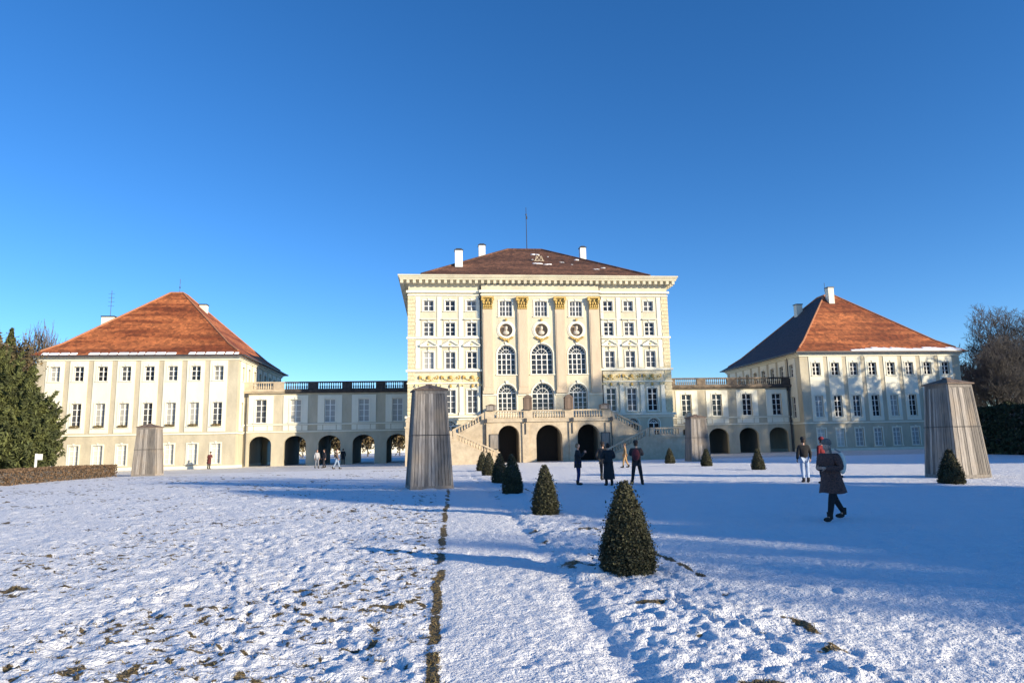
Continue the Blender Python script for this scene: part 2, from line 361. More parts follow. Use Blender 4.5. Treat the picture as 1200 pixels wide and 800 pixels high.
    cm.add([(0, 0, float(z[:na].mean()))]+[tuple(verts[i]) for i in range(na)], [(0, 1+(i+1) % n, 1+i) for i in range(n)])
    tag(cm.build('snow_ground', M['snow']), kind='structure')
    # real blades standing in the nearer tufts
    sel = np.where((g > .58) & (np.hypot(x, y) < 22) & (y > 3) & (cxok(x, y)))[0]
    pick = rng.choice(sel, min(26000, len(sel)*2))
    n = len(pick); bx = x[pick]+rng.normal(0, .025, n); by = y[pick]+rng.normal(0, .03, n); bz = z[pick]-.005
    hh = rng.uniform(.008, .03, n); w = .0035+.0007*np.hypot(bx, by)*.5; a = rng.uniform(0, 6.28, n); lx = rng.normal(0, .03, n); ly = rng.normal(0, .03, n)
    v = np.zeros((n, 3, 3)); v[:, 0] = np.stack([bx-w*np.cos(a), by-w*np.sin(a), bz], 1); v[:, 1] = np.stack([bx+w*np.cos(a), by+w*np.sin(a), bz], 1); v[:, 2] = np.stack([bx+lx, by+ly, bz+hh], 1)
    o = np_mesh('grass', v.reshape(-1, 3), np.arange(n*3).reshape(n, 3), M['grass'])
    tag(o, 'withered grass tufts poking through the thin snow', 'grass', kind='stuff')
def cxok(x, y): return (np.abs(np.arctan2(x, y)) < R(50))

# ------------------------------------------------------------------ foliage and trees
def leaf_quads(name, C, size, m, parent=None, jitter=None, aspect=1.6):
    n = len(C); s = np.asarray(size)*np.ones(n); s = s*rng.uniform(.6, 1.3, n)
    a = rng.normal(size=(n, 3)); a /= np.linalg.norm(a, axis=1)[:, None]
    b = np.cross(a, rng.normal(size=(n, 3))); b /= np.linalg.norm(b, axis=1)[:, None]
    a = a*(s*aspect/2)[:, None]; b = b*(s/2)[:, None]
    v = np.stack([C-a, C-b*.9, C+a, C+b*.9], 1).reshape(-1, 3)
    return np_mesh(name, v, np.arange(n*4).reshape(n, 4), m, parent=parent)
def cone_profile(t):        # t 0 at the ground, 1 at the tip
    return np.interp(t, [0, .05, .16, .35, .6, .82, .95, 1], [.82, .95, 1.0, .87, .60, .29, .09, .01])
CONES = [(2.50, 9.2), (2.60, 16.9), (2.62, 24.6), (2.78, 31.4), (2.85, 39.0), (2.95, 46.5), (18.36, 23.2), (18.46, 38.5), (18.24, 45.7), (18.1, 52.8)]
CONE_SZ = [(1.29, .335), (1.30, .30), (1.48, .35), (1.45, .36), (1.42, .38), (1.40, .38), (1.34, .40), (1.30, .36), (1.30, .36), (1.30, .36)]
CONE_LB = ['tall clipped cone shrub nearest the camera, brownish green', 'cone shrub second from the front in the left row, slim and pointed',
           'cone shrub third from the front in the left row, before the left stair arch', 'cone shrub fourth from the front in the left row',
           'cone shrub second from the far end of the left row', 'farthest small cone shrub of the left row, by the foot of the stairs',
           'squat dark cone shrub beside the big wooden cover on the right', 'cone shrub in front of the right arcade, left of the people group',
           'cone shrub just right of the far right wooden cover', 'farthest cone shrub of the right row, in front of the stair landing wall']
def cone_bush(i):
    (cx, cy), (H, Rd) = CONES[i], CONE_SZ[i]
    t = thing('cone_shrub', CONE_LB[i], 'shrub', (cx, cy, gz(cx, cy)-.02), 'clipped cone shrubs in two rows')
    n = [26000, 11000, 7000, 5000, 4000, 4000, 7000, 4000, 3500, 3500][i]
    sz = [.022, .030, .036, .04, .045, .05, .04, .045, .05, .05][i]
    tt = 1-np.sqrt(1-rng.uniform(0, 1, n)*.995); a = rng.uniform(0, 2*np.pi, n)
    lump = 1+.20*(fbm(a*4+np.cos(a)*3, tt*12, 3, 100+i)-.5)+.16*(fbm(a*9, tt*30, 2, 130+i)-.5)
    rr = cone_profile(tt)*Rd*lump*(1-.32*rng.uniform(0, 1, n)**2)+rng.exponential(.018, n)
    C = np.stack([rr*np.cos(a), rr*np.sin(a), tt*H+rng.normal(0, .012, n)], 1)
    leaf_quads('foliage', C, sz, M['boxwood'], t)
    k = MB(); k.lathe((0, 0, 0), [(float(cone_profile(np.array([q]))[0])*Rd*.74+.003, q*H*.95) for q in np.linspace(.0, 1, 9)], 10)
    k.build('stem', M['bark'], t)
    if False:
        s = MB()
        for _ in range(7): s.ball((random.uniform(-.05, .05), random.uniform(-.05, .05), H*.93+random.uniform(0, .09)), (.06, .06, .04), 8, 5)
        s.build('snow_cap', M['snow'], t, True)
    return t

def tree_mesh(name, h, levels, spread, seed, trunk_r, m, up=.35, first=.22, nb=(5, 4, 4, 4, 3), twig=.012, droop=0.0):
    rd = random.Random(seed); V = []; F = []
    def seg(p, q, r0, r1, n):
        d = (q-p).normalized(); a = d.orthogonal().normalized(); b = d.cross(a); o = len(V)
        for c, r in ((p, r0), (q, r1)):
            for i in range(n): t = 2*math.pi*i/n; V.append(c+a*(r*math.cos(t))+b*(r*math.sin(t)))
        for i in range(n): F.append((o+i, o+(i+1) % n, o+n+(i+1) % n, o+n+i))
    def grow(p, d, L, r, lev):
        n = 6 if lev == 0 else 4 if lev < 3 else 3
        steps = 5 if lev < 2 else 3
        pts = [p]; dd = d.copy(); q = p.copy()
        for s in range(steps):
            dd = (dd+Vector((rd.uniform(-1, 1), rd.uniform(-1, 1), rd.uniform(-.6, 1)))*(.10 if lev == 0 else .2)+Vector((0, 0, up*.12))).normalized()
            q2 = q+dd*(L/steps); r0 = max(twig, r*(1-.75*s/steps)); r1 = max(twig*.7, r*(1-.75*(s+1)/steps))
            seg(q, q2, r0, r1, n); q = q2; pts.append(q)
        if lev >= levels: return
        k = nb[min(lev, len(nb)-1)]
        for i in range(k):
            f = (first if lev == 0 else .15)+(1-(first if lev == 0 else .15))*(i+rd.random()*.8)/k
            f = min(f, .99); j = int(f*steps); bp = pts[j].lerp(pts[j+1], f*steps-j)
            az = rd.uniform(0, 6.283); base = (pts[j+1]-pts[j]).normalized()
            o = base.orthogonal().normalized(); o.rotate(Matrix.Rotation(az, 3, base))
            nd = (base*(1-spread)+o*spread*1.1+Vector((0, 0, up-droop))).normalized()
            grow(bp, nd, L*rd.uniform(.50, .72)*(1.0-.35*f if lev == 0 else 1-.3*f), max(twig, r*.5*(1-.5*f)), lev+1)
    grow(Vector((0, 0, 0)), Vector((0, 0, 1)), h*.62, trunk_r, 0)
    k = max(v.z for v in V); sc = h/k
    vv = np.array([(v.x*sc, v.y*sc, v.z*sc) for v in V])
    return vv, np.array([f for f in F])
def bare_tree(label, loc, h, seed, spread=.62, levels=5, tr=None, m='bark', group='bare trees at the edge of the park', nb=(9, 5, 4, 4, 4), twig=.015, up=.35, name='bare_tree'):
    t = thing(name, label, 'tree', loc, group)
    vv, ff = tree_mesh('crown', h, levels, spread, seed, tr or h*.018, m, nb=nb, twig=twig, up=up)
    # trunk: first faces (level 0 tube pieces)
    k0 = 5*6
    o1 = np_mesh('trunk', vv[:5*12], ff[:k0] if ff.shape[1] == 4 else ff, M['bark'], parent=t, smooth=True)
    # branch start
    f = ff[k0:]; u, inv = np.unique(f, return_inverse=True)
    np_mesh('crown', vv[u], inv.reshape(f.shape), M[m], parent=t)
    return t
def evergreen(label, loc, h, w, m='evergreen', n=9000, size=.35, group='evergreen trees at the edge of the park', name='evergreen_tree', conical=True):
    t = thing(name, label, 'tree', loc, group)
    tt = rng.uniform(0, 1, n)**1.2; a = rng.uniform(0, 6.283, n)
    prof = (1-tt)**.8*w/2 if conical else np.sin(np.clip(tt*.95+.05, 0, 1)*np.pi)**.6*w/2
    lump = .25+1.35*fbm(a*2+3, tt*16, 3, int(h*10))
    rr = prof*lump*(1-.6*rng.uniform(0, 1, n)**2)
    C = np.stack([rr*np.cos(a), rr*np.sin(a), h*(.06+.94*tt)-rr*.15], 1)
    leaf_quads('crown', C, size, M[m], t)
    k = MB(); k.tube((0, 0, 0), (0, 0, h*.92), h*.018, .04, 8)
    for i in range(26):
        zz = h*rng.uniform(.25, .93); a_ = rng.uniform(0, 6.28); L = w*.5*(1.1-zz/h)+.5; k.tube((0, 0, zz), (L*math.cos(a_), L*math.sin(a_), zz+L*.5), .05, .012, 4)
    k.build('trunk', M['bark'], t)
    return t

# ------------------------------------------------------------------ windows
_wm = {}; WR = random.Random(11)
def window_meshes(w, h, cols=2, rows=3, arched=False, surround='plain', depth=.22, tall_split=None):
    key = (w, h, cols, rows, arched, surround, depth)
    if key in _wm: return _wm[key]
    b = MB(); r = w/2; y1 = depth; y0 = depth-.06
    zr = h-r if arched else h
    fw = .075
    b.box(-r, -r+fw, y0, y1, 0, zr); b.box(r-fw, r, y0, y1, 0, zr); b.box(-r+fw, r-fw, y0, y1, 0, fw)
    if not arched: b.box(-r+fw, r-fw, y0, y1, zr-fw, zr)
    for c in range(1, cols):
        x = -r+w*c/cols; t = .05 if (cols == 2 or c == cols//2 or arched and cols == 4 and c in (1, 3)) else .022
        b.box(x-t, x+t, y0-.01, y1, fw, zr-(0 if arched else fw))
    for k in range(1, rows):
        z = zr*k/rows; t = .038 if k == rows-1 or (tall_split == k) else .022
        b.box(-r+fw, r-fw, y0+.012, y1-.004, z-t, z+t)
    if arched:
        b.box(-r, r, y0-.02, y1, zr, zr+.10)
        n = 12
        def ring(ra, rb, ya, yb, mi=0):
            for i in range(n):
                t0 = math.pi*i/n; t1 = math.pi*(i+1)/n
                P = lambda rr, t: (rr*math.cos(t), zr+rr*math.sin(t))
                b.prism([P(ra, t0), P(rb, t0), P(rb, t1), P(ra, t1)], 'y', ya, yb, mi)
        ring(r-fw, r, y0, y1); ring(r*.52, r*.52+.05, y0+.01, y1-.003)
        for i in range(1, 8):
            t = math.pi*i/8; ra, rb = (r*.2 if i % 2 == 0 else r*.52), r-fw*.6
            b.tube((ra*math.cos(t), y0+.03, zr+ra*math.sin(t)), (rb*math.cos(t), y0+.03, zr+rb*math.sin(t)), .022, n=4)
    # surround
    if surround:
        p = -.045; q = .13
        if arched:
            n = 14
            b.box(-r-q, -r, p, .0, 0, zr, 1); b.box(r, r+q, p, .0, 0, zr, 1)
            for i in range(n):
                t0 = math.pi*i/n; t1 = math.pi*(i+1)/n
                P = lambda rr, t: (rr*math.cos(t), zr+rr*math.sin(t))
                b.prism([P(r, t0), P(r+q, t0), P(r+q, t1), P(r, t1)], 'y', p, 0, 1)
            b.prism([(-.1, h-.02), (.1, h-.02), (.17, h+.34), (-.17, h+.34)], 'y', p-.07, p-.003, 1)
        else:
            b.box(-r-q, -r, p, .0, 0, h+q, 1); b.box(r, r+q, p, .0, 0, h+q, 1); b.box(-r, r, p, .0, h, h+q, 1)
            b.prism([(-.06, h+.0), (.06, h+.0), (.1, h+.24), (-.1, h+.24)], 'y', p-.05, p-.003, 1)
        b.box(-r-q-.05, r+q+.05, p-.07, depth-.06, -.09, -.003, 1)
        if surround == 'hood':
            b.box(-r-q-.15, r+q+.15, -.26, 0, h+.32, h+.40, 1); b.box(-r-q-.08, r+q+.08, -.16, 0, h+.26, h+.317, 1)
        if surround == 'pediment':
            W = r+q+.22; z = h+.52
            b.box(-W, W, -.26, 0, z, z+.09, 1)
            b.prism([(-W, z+.093), (W, z+.093), (0, z+.62)], 'y', -.10, 0, 1)
            for s in (-1, 1): b.prism([(s*W, z+.093), (0, z+.62), (0, z+.73), (s*(W+.06), z+.17)][::s], 'y', -.28, 0, 1)
            b.ball((0, -.13, z+.26), (.16, .06, .13), 8, 6, 2); b.ball((0, -.07, z-.16), (.13, .06, .15), 8, 6, 2)
    pn = MB()
    if arched: pn.prism(arch(0, w-.02, 0.01, h-.01), 'y', y1-.03, y1-.01)
    else: pn.prism(rect(-r+.01, r-.01, .01, h-.01), 'y', y1-.03, y1-.01)
    me = bpy.data.meshes.new('window'); me.from_pydata(b.v, [], b.f)
    for m in (M['frame'], M['white'], M['ornament']): me.materials.append(m)
    me.polygons.foreach_set('material_index', b.m)
    mp = {}
    for g in ('glass', 'glass_curtain', 'glass_blind', 'glass_grey', 'glass_part'):
        q = bpy.data.meshes.new('pane'); q.from_pydata(pn.v, [], pn.f); q.materials.append(M[g]); mp[g] = q
    _wm[key] = (me, mp); return _wm[key]
def window(parent, x, y, z, w, h, rz=0, g='glass', **k):
    me, mp = window_meshes(w, h, **k)
    if g == 'glass':
        q = WR.random(); g = 'glass' if q < .62 else 'glass_grey' if q < .84 else 'glass_part' if q < .95 else 'glass_curtain'
    o = link('window', me, parent, (x, y, z), rz); link('pane', mp[g], o); return o

def balustrade(mb, p0, p1, h=.95, sp=.26, ped=None, mi=0, wd=.30, pedw=.5, ends=True, bal=None):
    """rails, pedestals and turned balusters between two points (may slope)"""
    p0 = Vector(p0); p1 = Vector(p1); L = (p1-p0).length; hd = Vector((p1.x-p0.x, p1.y-p0.y, 0)); Lh = hd.length; hd.normalize(); nn = Vector((-hd.y, hd.x, 0))
    def P(t, o, z): return p0+(p1-p0)*(t/Lh)+nn*o+Vector((0, 0, z))
    def slab(t0, t1, z0, z1, w):
        mb.hexa([P(t0, -w/2, z0), P(t1, -w/2, z0), P(t1, w/2, z0), P(t0, w/2, z0)], [P(t0, -w/2, z1), P(t1, -w/2, z1), P(t1, w/2, z1), P(t0, w/2, z1)], mi)
    ped = ped if ped is not None else ([pedw/2, Lh-pedw/2] if ends else [])
    slab(0, Lh, 0, .14, wd); slab(0, Lh, h-.15, h, wd*1.05)
    for t in ped: slab(t-pedw/2, t+pedw/2, .143, h-.153, wd*.98)
    n = int(Lh/sp); prof = [(.045, .14), (.075, .2), (.10, .14+(h-.29)*.35), (.05, .14+(h-.29)*.62), (.045, .14+(h-.29)*.8), (.08, h-.16)]
    for i in range(n):
        t = (i+.5)*Lh/n
        if any(abs(t-q) < pedw/2+.06 for q in ped): continue
        c = P(t, 0, 0); mb.lathe(tuple(c), prof, 6, mi)

# ------------------------------------------------------------------ main block
def main_block():
    W = 13.918; T = thing('palace', 'tall four storey cream palace block in the centre with giant pilasters', 'palace', (XC, YM, 0))
    wx = [7.335, 9.576, 11.817]; cw = 6.30; D = 28.0
    rows = [(4.98, 2.42, 'r4'), (9.58, 1.78, 'r3'), (13.03, 1.42, 'r2'), (15.68, 1.12, 'r1')]
    # side bays
    wall = MB()
    for s in (-1, 1):
        holes = []
        for x in wx:
            for z, h, _ in rows: holes.append(rect(s*x-.53, s*x+.53, z, z+h))
            holes.append(arch(s*x, 1.2, 1.6, 4.25, 8))
        a, b = (-W, -cw) if s < 0 else (cw, W)
        wall.facade((0, 0, 0), (1, 0, 0), (0, -1, 0), rect(a, b, -.5, 18.5), holes, .25)
    holes = []
    for x, w in ((-3.75, 1.92), (0, 2.3), (3.75, 1.92)):
        holes += [arch(x, w, 5.0, 8.02-(2.3-w)*.25), arch(x, w, 8.92, 12.15-(2.3-w)*.35), [(x+.68*math.cos(2*math.pi*i/20), 13.6+.68*math.sin(2*math.pi*i/20)) for i in range(20)], arch(x, 1.36, 15.05, 16.72, 8, .18)]
    wall.facade((0, -.3, 0), (1, 0, 0), (0, -1, 0), rect(-cw, cw, -.5, 18.5), holes, .42)
    for s in (-1, 1): wall.add([(s*cw, -.3, -.5), (s*cw, 0, -.5), (s*cw, 0, 18.5), (s*cw, -.3, 18.5)], [(0, 1, 2, 3)])
    wall.add([(-W, 0, -.5), (-W, D, -.5), (-W, D, 18.5), (-W, 0, 18.5)], [(0, 1, 2, 3)])
    wall.add([(W, 0, -.5), (W, D, -.5), (W, D, 18.5), (W, 0, 18.5)], [(0, 1, 2, 3)])
    wall.add([(-W, D, -.5), (W, D, -.5), (W, D, 18.5), (-W, D, 18.5)], [(0, 1, 2, 3)])
    wall.build('wall', M['cream'], T)
    # quoins
    for s in (-1, 1):
        q = MB(); z = 4.9; k = 0
        while z < 17.2:
            w = .78 if k % 2 else .66; x0, x1 = (-W-.05, -W+w) if s < 0 else (W-w, W+.05)
            q.box(x0, x1, -.06, .6, z, z+.36); z += .40; k += 1
        q.build('quoin', M['quoin'], T)
    # shallow lesenes and pilasters of the side bays
    for s in (-1, 1):
        for x in [6.3+.28, 8.455, 10.696, 12.94]:
            les = MB(); les.box(s*x-.21, s*x+.21, -.09, -.002, 4.99, 7.75); les.box(s*x-.27, s*x+.27, -.13, -.003, 4.8, 5.1); les.build('pilaster', M['white'], T)
            for z0_, z1_ in ((9.6, 12.6), (12.98, 17.2)):
                les = MB(); les.box(s*x-.23, s*x+.23, -.06, -.002, z0_, z1_); les.build('lesene', M['white'], T)
    for s in (-1, 1):
        for x in [6.3+.28, 8.455, 10.696, 12.94]:
            cp = MB(); cp.box(s*x-.27, s*x+.27, -.16, -.002, 7.92, 8.02)
            for d in (-.2, .2): cp.tube((s*x+d, -.22, 7.85), (s*x+d, -.03, 7.85), .085, n=8)
            cp.box(s*x-.2, s*x+.2, -.12, -.002, 7.755, 7.915)
            cp.build('small_capital', M['ornament'], T)
    # string courses
    st = MB()
    for s in (-1, 1):
        a, b = (-W-.0, -cw-.003) if s < 0 else (cw+.003, W)
        for z, t, p in ((4.55, .22, .30), (8.05, .12, .12), (9.28, .22, .22), (12.72, .2, .16), (17.3, .12, .10), (17.60, .24, .22), (4.3, .22, .12)):
            st.box(a-(0 if s > 0 else p), b+(p if s > 0 else 0), -p, -.001, z, z+t)
    for z, t, p in ((4.5, .28, .16), (17.3, .12, .10), (17.60, .24, .22)): st.box(-cw-p, cw+p, -.3-p, -.301, z, z+t)
    for xa, xb in ((-cw, -4.85), (-2.65, -1.3), (1.3, 2.65), (4.85, cw)):
        st.box(xa, xb, -.40, -.301, 6.72, 6.92)
    st.build('string_course', M['white'], T)
    # giant pilasters with gilded capitals
    for x in (-5.67, -2.0, 2.0, 5.67):
        p = MB(); p.box(x-.52, x+.52, -.52, -.302, 7.05, 15.78); p.box(x-.6, x+.6, -.58, -.303, 6.93, 7.25); p.box(x-.42, x+.42, -.55, -.521, 7.6, 15.4)
        p.build('pilaster', M['pink'], T)
        c = MB(); c.box(x-.50, x+.50, -.62, -.3, 15.80, 15.92); c.box(x-.48, x+.48, -.56, -.31, 15.923, 16.95); c.box(x-.66, x+.66, -.78, -.31, 16.95, 17.10)
        rd = random.Random(int(x*10))
        for row, (zz, k, rr) in enumerate(((16.10, 5, .13), (16.42, 4, .14), (16.72, 3, .13))):
            for i in range(k):
                xx = x-.42+.84*i/(k-1); c.ball((xx, -.62-.03*row, zz), (rr*.8, .09, rr*1.3), 7, 5)
        for d in (-.55, .55):
            c.tube((x+d, -.80, 16.80), (x+d, -.56, 16.80), .15, n=9); c.ball((x+d*.9, -.7, 16.5), (.1, .1, .14), 7, 5)
        c.build('capital', M['gold'], T)
    for i, x in enumerate(wx):
        for s in (-1, 1):
            for (z, h, n) in rows:
                sr = {'r4': 'plain', 'r3': 'pediment', 'r2': 'hood', 'r1': 'plain'}[n]
                g = 'glass'
                if (n, s, i) in (('r1', -1, 2), ('r1', 1, 2), ('r3', 1, 2), ('r3', 1, 0), ('r4', -1, 0), ('r2', 1, 1)): g = 'glass_grey'
                if (n, s, i) == ('r4', 1, 1): g = 'glass_grey'
                window(T, s*x, 0, z, 1.06, h, surround=sr, g=g, rows={'r4': 4, 'r3': 3, 'r2': 3, 'r1': 2}[n])
            window(T, s*x, 0, 1.6, 1.2, 2.65, arched=True, surround='plain', g='glass')
    for x, w in ((-3.75, 1.92), (0, 2.3), (3.75, 1.92)):
        window(T, x, -.3, 5.0, w, 3.02-(2.3-w)*.25, cols=4, rows=4, arched=True, depth=.40)
        window(T, x, -.3, 8.92, w, 3.23-(2.3-w)*.35, cols=4, rows=4, arched=True, depth=.40, g='glass')
        window(T, x, -.3, 15.05, 1.36, 1.67, cols=4, rows=3, g='glass_grey')
        md = MB(); n = 24
        for (ra, rb, yo) in ((.68, .86, -.38), (.86, .98, -.34)):
            for i in range(n):
                t0, t1 = 2*math.pi*i/n, 2*math.pi*(i+1)/n
                P = lambda r, t: (x+r*math.cos(t), 13.6+r*math.sin(t))
                md.prism([P(ra, t0), P(rb, t0), P(rb, t1), P(ra, t1)], 'y', yo, -.302)
        o = md.build('medallion', M['white'], T)
        b = MB(); b.prism([(x+.69*math.cos(2*math.pi*i/20), 13.6+.69*math.sin(2*math.pi*i/20)) for i in range(20)], 'y', .02, .05)
        b.build('niche', M['niche'], o)
        b = MB(); b.ball((x, -.28, 13.78), (.16, .15, .21), 12, 9); b.ball((x, -.22, 13.32), (.34, .18, .24), 12, 8); b.tube((x, -.25, 13.4), (x, -.27, 13.66), .1, .08, 8); b.ball((x, -.27, 13.93), (.18, .16, .1), 10, 6)
        b.build('bust', M['bust'], o, True)
        g = MB()
        rd = random.Random(int(x*7)+3)
        for i in range(9):
            t = -math.pi/2+(i-4)*.17; g.ball((x+1.0*math.cos(t), -.42, 13.6+1.02*math.sin(t)), (.13, .09, .11), 7, 5)
        for i in range(6): g.ball((x+rd.uniform(-.22, .22), -.44, 12.35+i*.05), (.13, .1, .1), 7, 5)
        g.ball((x, -.46, 14.66), (.16, .1, .14), 7, 5)
        g.build('gilded_ornament', M['gold'], o)
        # arch panels above the upper windows
    for sd in (-1, 1):
        for x in wx:
            ft = MB(); ft.box(sd*x-.95, sd*x+.95, -.03, -.001, 8.2, 8.9)
            for k in range(11):
                u = (k-5)/5; ft.ball((sd*x+u*.78, -.08, 8.72-.32*(1-u*u)), (.13, .09, .11), 7, 5, 1 if k % 3 == 0 else 0)
            ft.ball((sd*x, -.12, 8.70), (.2, .1, .2), 7, 5, 1); ft.ball((sd*x-.92, -.1, 8.72), (.12, .07, .2), 6, 5, 1); ft.ball((sd*x+.92, -.1, 8.72), (.12, .07, .2), 6, 5, 1)
            ft.ball((sd*x, -.08, 7.80), (.15, .09, .2), 7, 5, 1)
            ft.build('festoon', [M['ornament'], M['gold']], T)
    # main cornice with modillions
    c = MB()
    def band(x, y, z0, z1, mi=0): c.box(-W-x, W+x, -x-.0, D+x, z0, z1, mi)
    band(.10, 0, 18.50, 18.60); 
    band(.36, 0, 18.60, 18.68) 
    for z0, z1, p in ((18.68+.18, 19.04, .86), (19.043, 19.20, .95), (19.203, 19.36, 1.04)): band(p, 0, z0, z1)
    band(.42, 0, 18.683, 18.858)
    x = -W-.645
    while x < W+.8:
        c.box(x-.15, x+.15, -.80, -.425, 18.50, 18.857); x += .645
    y = .2
    while y < D:
        for s in (-1, 1): c.box(*(sorted((s*(W+.425), s*(W+.80)))), y-.15, y+.15, 18.50, 18.857)
        y += .645
    c.build('cornice', M['cream'], T)
    # roof
    r = MB()
    y0, y1 = .1, D-.1; x0 = W-.1; rings = [(0, 19.37), (.35, 19.55), (1.2, 19.97)]
    cy = D/2; hx, hy = 2.15, 2.4
    ring = []
    for ins, z in rings: ring.append([(-x0+ins, y0+ins, z), (x0-ins, y0+ins, z), (x0-ins, y1-ins, z), (-x0+ins, y1-ins, z)])
    ring.append([(-hx, cy-hy+.1, 25.85), (hx, cy-hy+.1, 25.85), (hx, cy+hy, 25.85), (-hx, cy+hy, 25.85)])
    for a, b in zip(ring[:-1], ring[1:]):
        for i in range(4): r.add([a[i], a[(i+1) % 4], b[(i+1) % 4], b[i]], [(0, 1, 2, 3)])
    r.add(ring[-1], [(0, 1, 2, 3)])
    rf = r.build('roof', M['tile_old'], T)
    cap = MB()
    for i in range(4):
        cap.tube(ring[2][i], ring[3][i], .13, n=6); cap.tube(ring[3][i], ring[3][(i+1) % 4], .13, n=6)
    cap.build('ridge_cap', M['tile_old'], rf)
    def chim(px0, px1, y, z0, z1, flue=.0):
        m = MB(); m.box(px0, px1, y-.4, y+.4, z0, z1); m.build('chimney', M['frame'], rf)
        k = MB(); k.box(px0-.07, px1+.07, y-.47, y+.47, z1+.003, z1+.10); k.box(px0+.1, px1-.1, y-.3, y+.3, z1+.103, z1+.25); k.build('chimney_cap', M['dark'], rf)
    chim(1.96-XC, 2.82-XC, 4.44, 20.4, 23.45); chim(4.95-XC, 5.75-XC, 9.44, 22.2, 25.55); chim(17.39-XC, 18.1-XC, 9.44, 22.2, 25.4)
    an = MB(); an.tube((.6, cy, 25.8), (.6, cy, 32.2), .06, .03, 6); an.ball((.6, cy, 26.1), .16, 8, 6); an.ball((.6, cy, 31.2), (.10, .10, .14), 8, 6); an.box(.55, .75, cy-.01, cy+.01, 30.6, 31.0); an.build('lightning_rod', M['dark'], rf)
    # small dormer of struts with snow and loose snow patches
    def roof_y(z): return (y0+1.2)+((cy-hy+.1)-(y0+1.2))*(z-19.95)/(25.85-19.95)
    dm = MB(); zz = 22.9; yy = roof_y(zz)
    for q in (-1, 1):
        dm.tube((.95+q*.5, yy-.25, zz), (.95, yy-.25, zz+.7), .045, n=5); dm.tube((.95+q*.5, yy-.25, zz), (.95+q*.3, yy-.25, zz+.6), .035, n=5); dm.tube((.95+q*.3, yy-.25, zz+.6), (.95, yy-.25, zz+.02), .035, n=5)
    dm.tube((.35, yy-.25, zz+.02), (1.55, yy-.25, zz+.02), .05, n=5)
    dm.build('roof_hatch', M['stone'], rf)
    for x, z, w, h in ((.8, 22.40, .9, .22), (1.9, 22.2, .8, .16), (.9, 24.55, .7, .18), (.3, 23.3, .2, .1), (5.6, 23.3, .45, .2), (3.6, 22.7, .35, .1), (7.9, 21.5, .5, .12), (7.1, 21.2, .5, .1), (2.4, 24.0, .2, .08), (4.6, 22.2, .2, .07)):
        sn = MB()
        for k in range(5):
            sx = x+random.uniform(-.5, .5)*w; z2 = z+random.uniform(-.35, .35)*h
            sn.ball((sx, roof_y(z2)+.0, z2), (w*.42, .18, h*.42), 10, 6)
        sn.build('roof_snow', M['snow'], rf, True)
    # downpipes at the projection
    for x in (-cw-.12, cw+.12):
        d = MB(); d.tube((x, -.14, 4.9), (x, -.14, 18.4), .06, n=8); d.box(x-.14, x+.14, -.26, -.03, 16.9, 17.2); d.build('drainpipe', M['dark'], T)
    # plinth rustication of the ground floor
    pl = MB()
    for s in (-1, 1):
        a, b = (-W, -cw) if s < 0 else (cw, W)
        hl = [arch(s*x, 1.46, 1.5, 4.38, 8) for x in wx] if False else []
        pl.box(a, b, -.12, -.001, 0-.3, .9)
    pl.build('plinth', M['stone'], T)
    return T

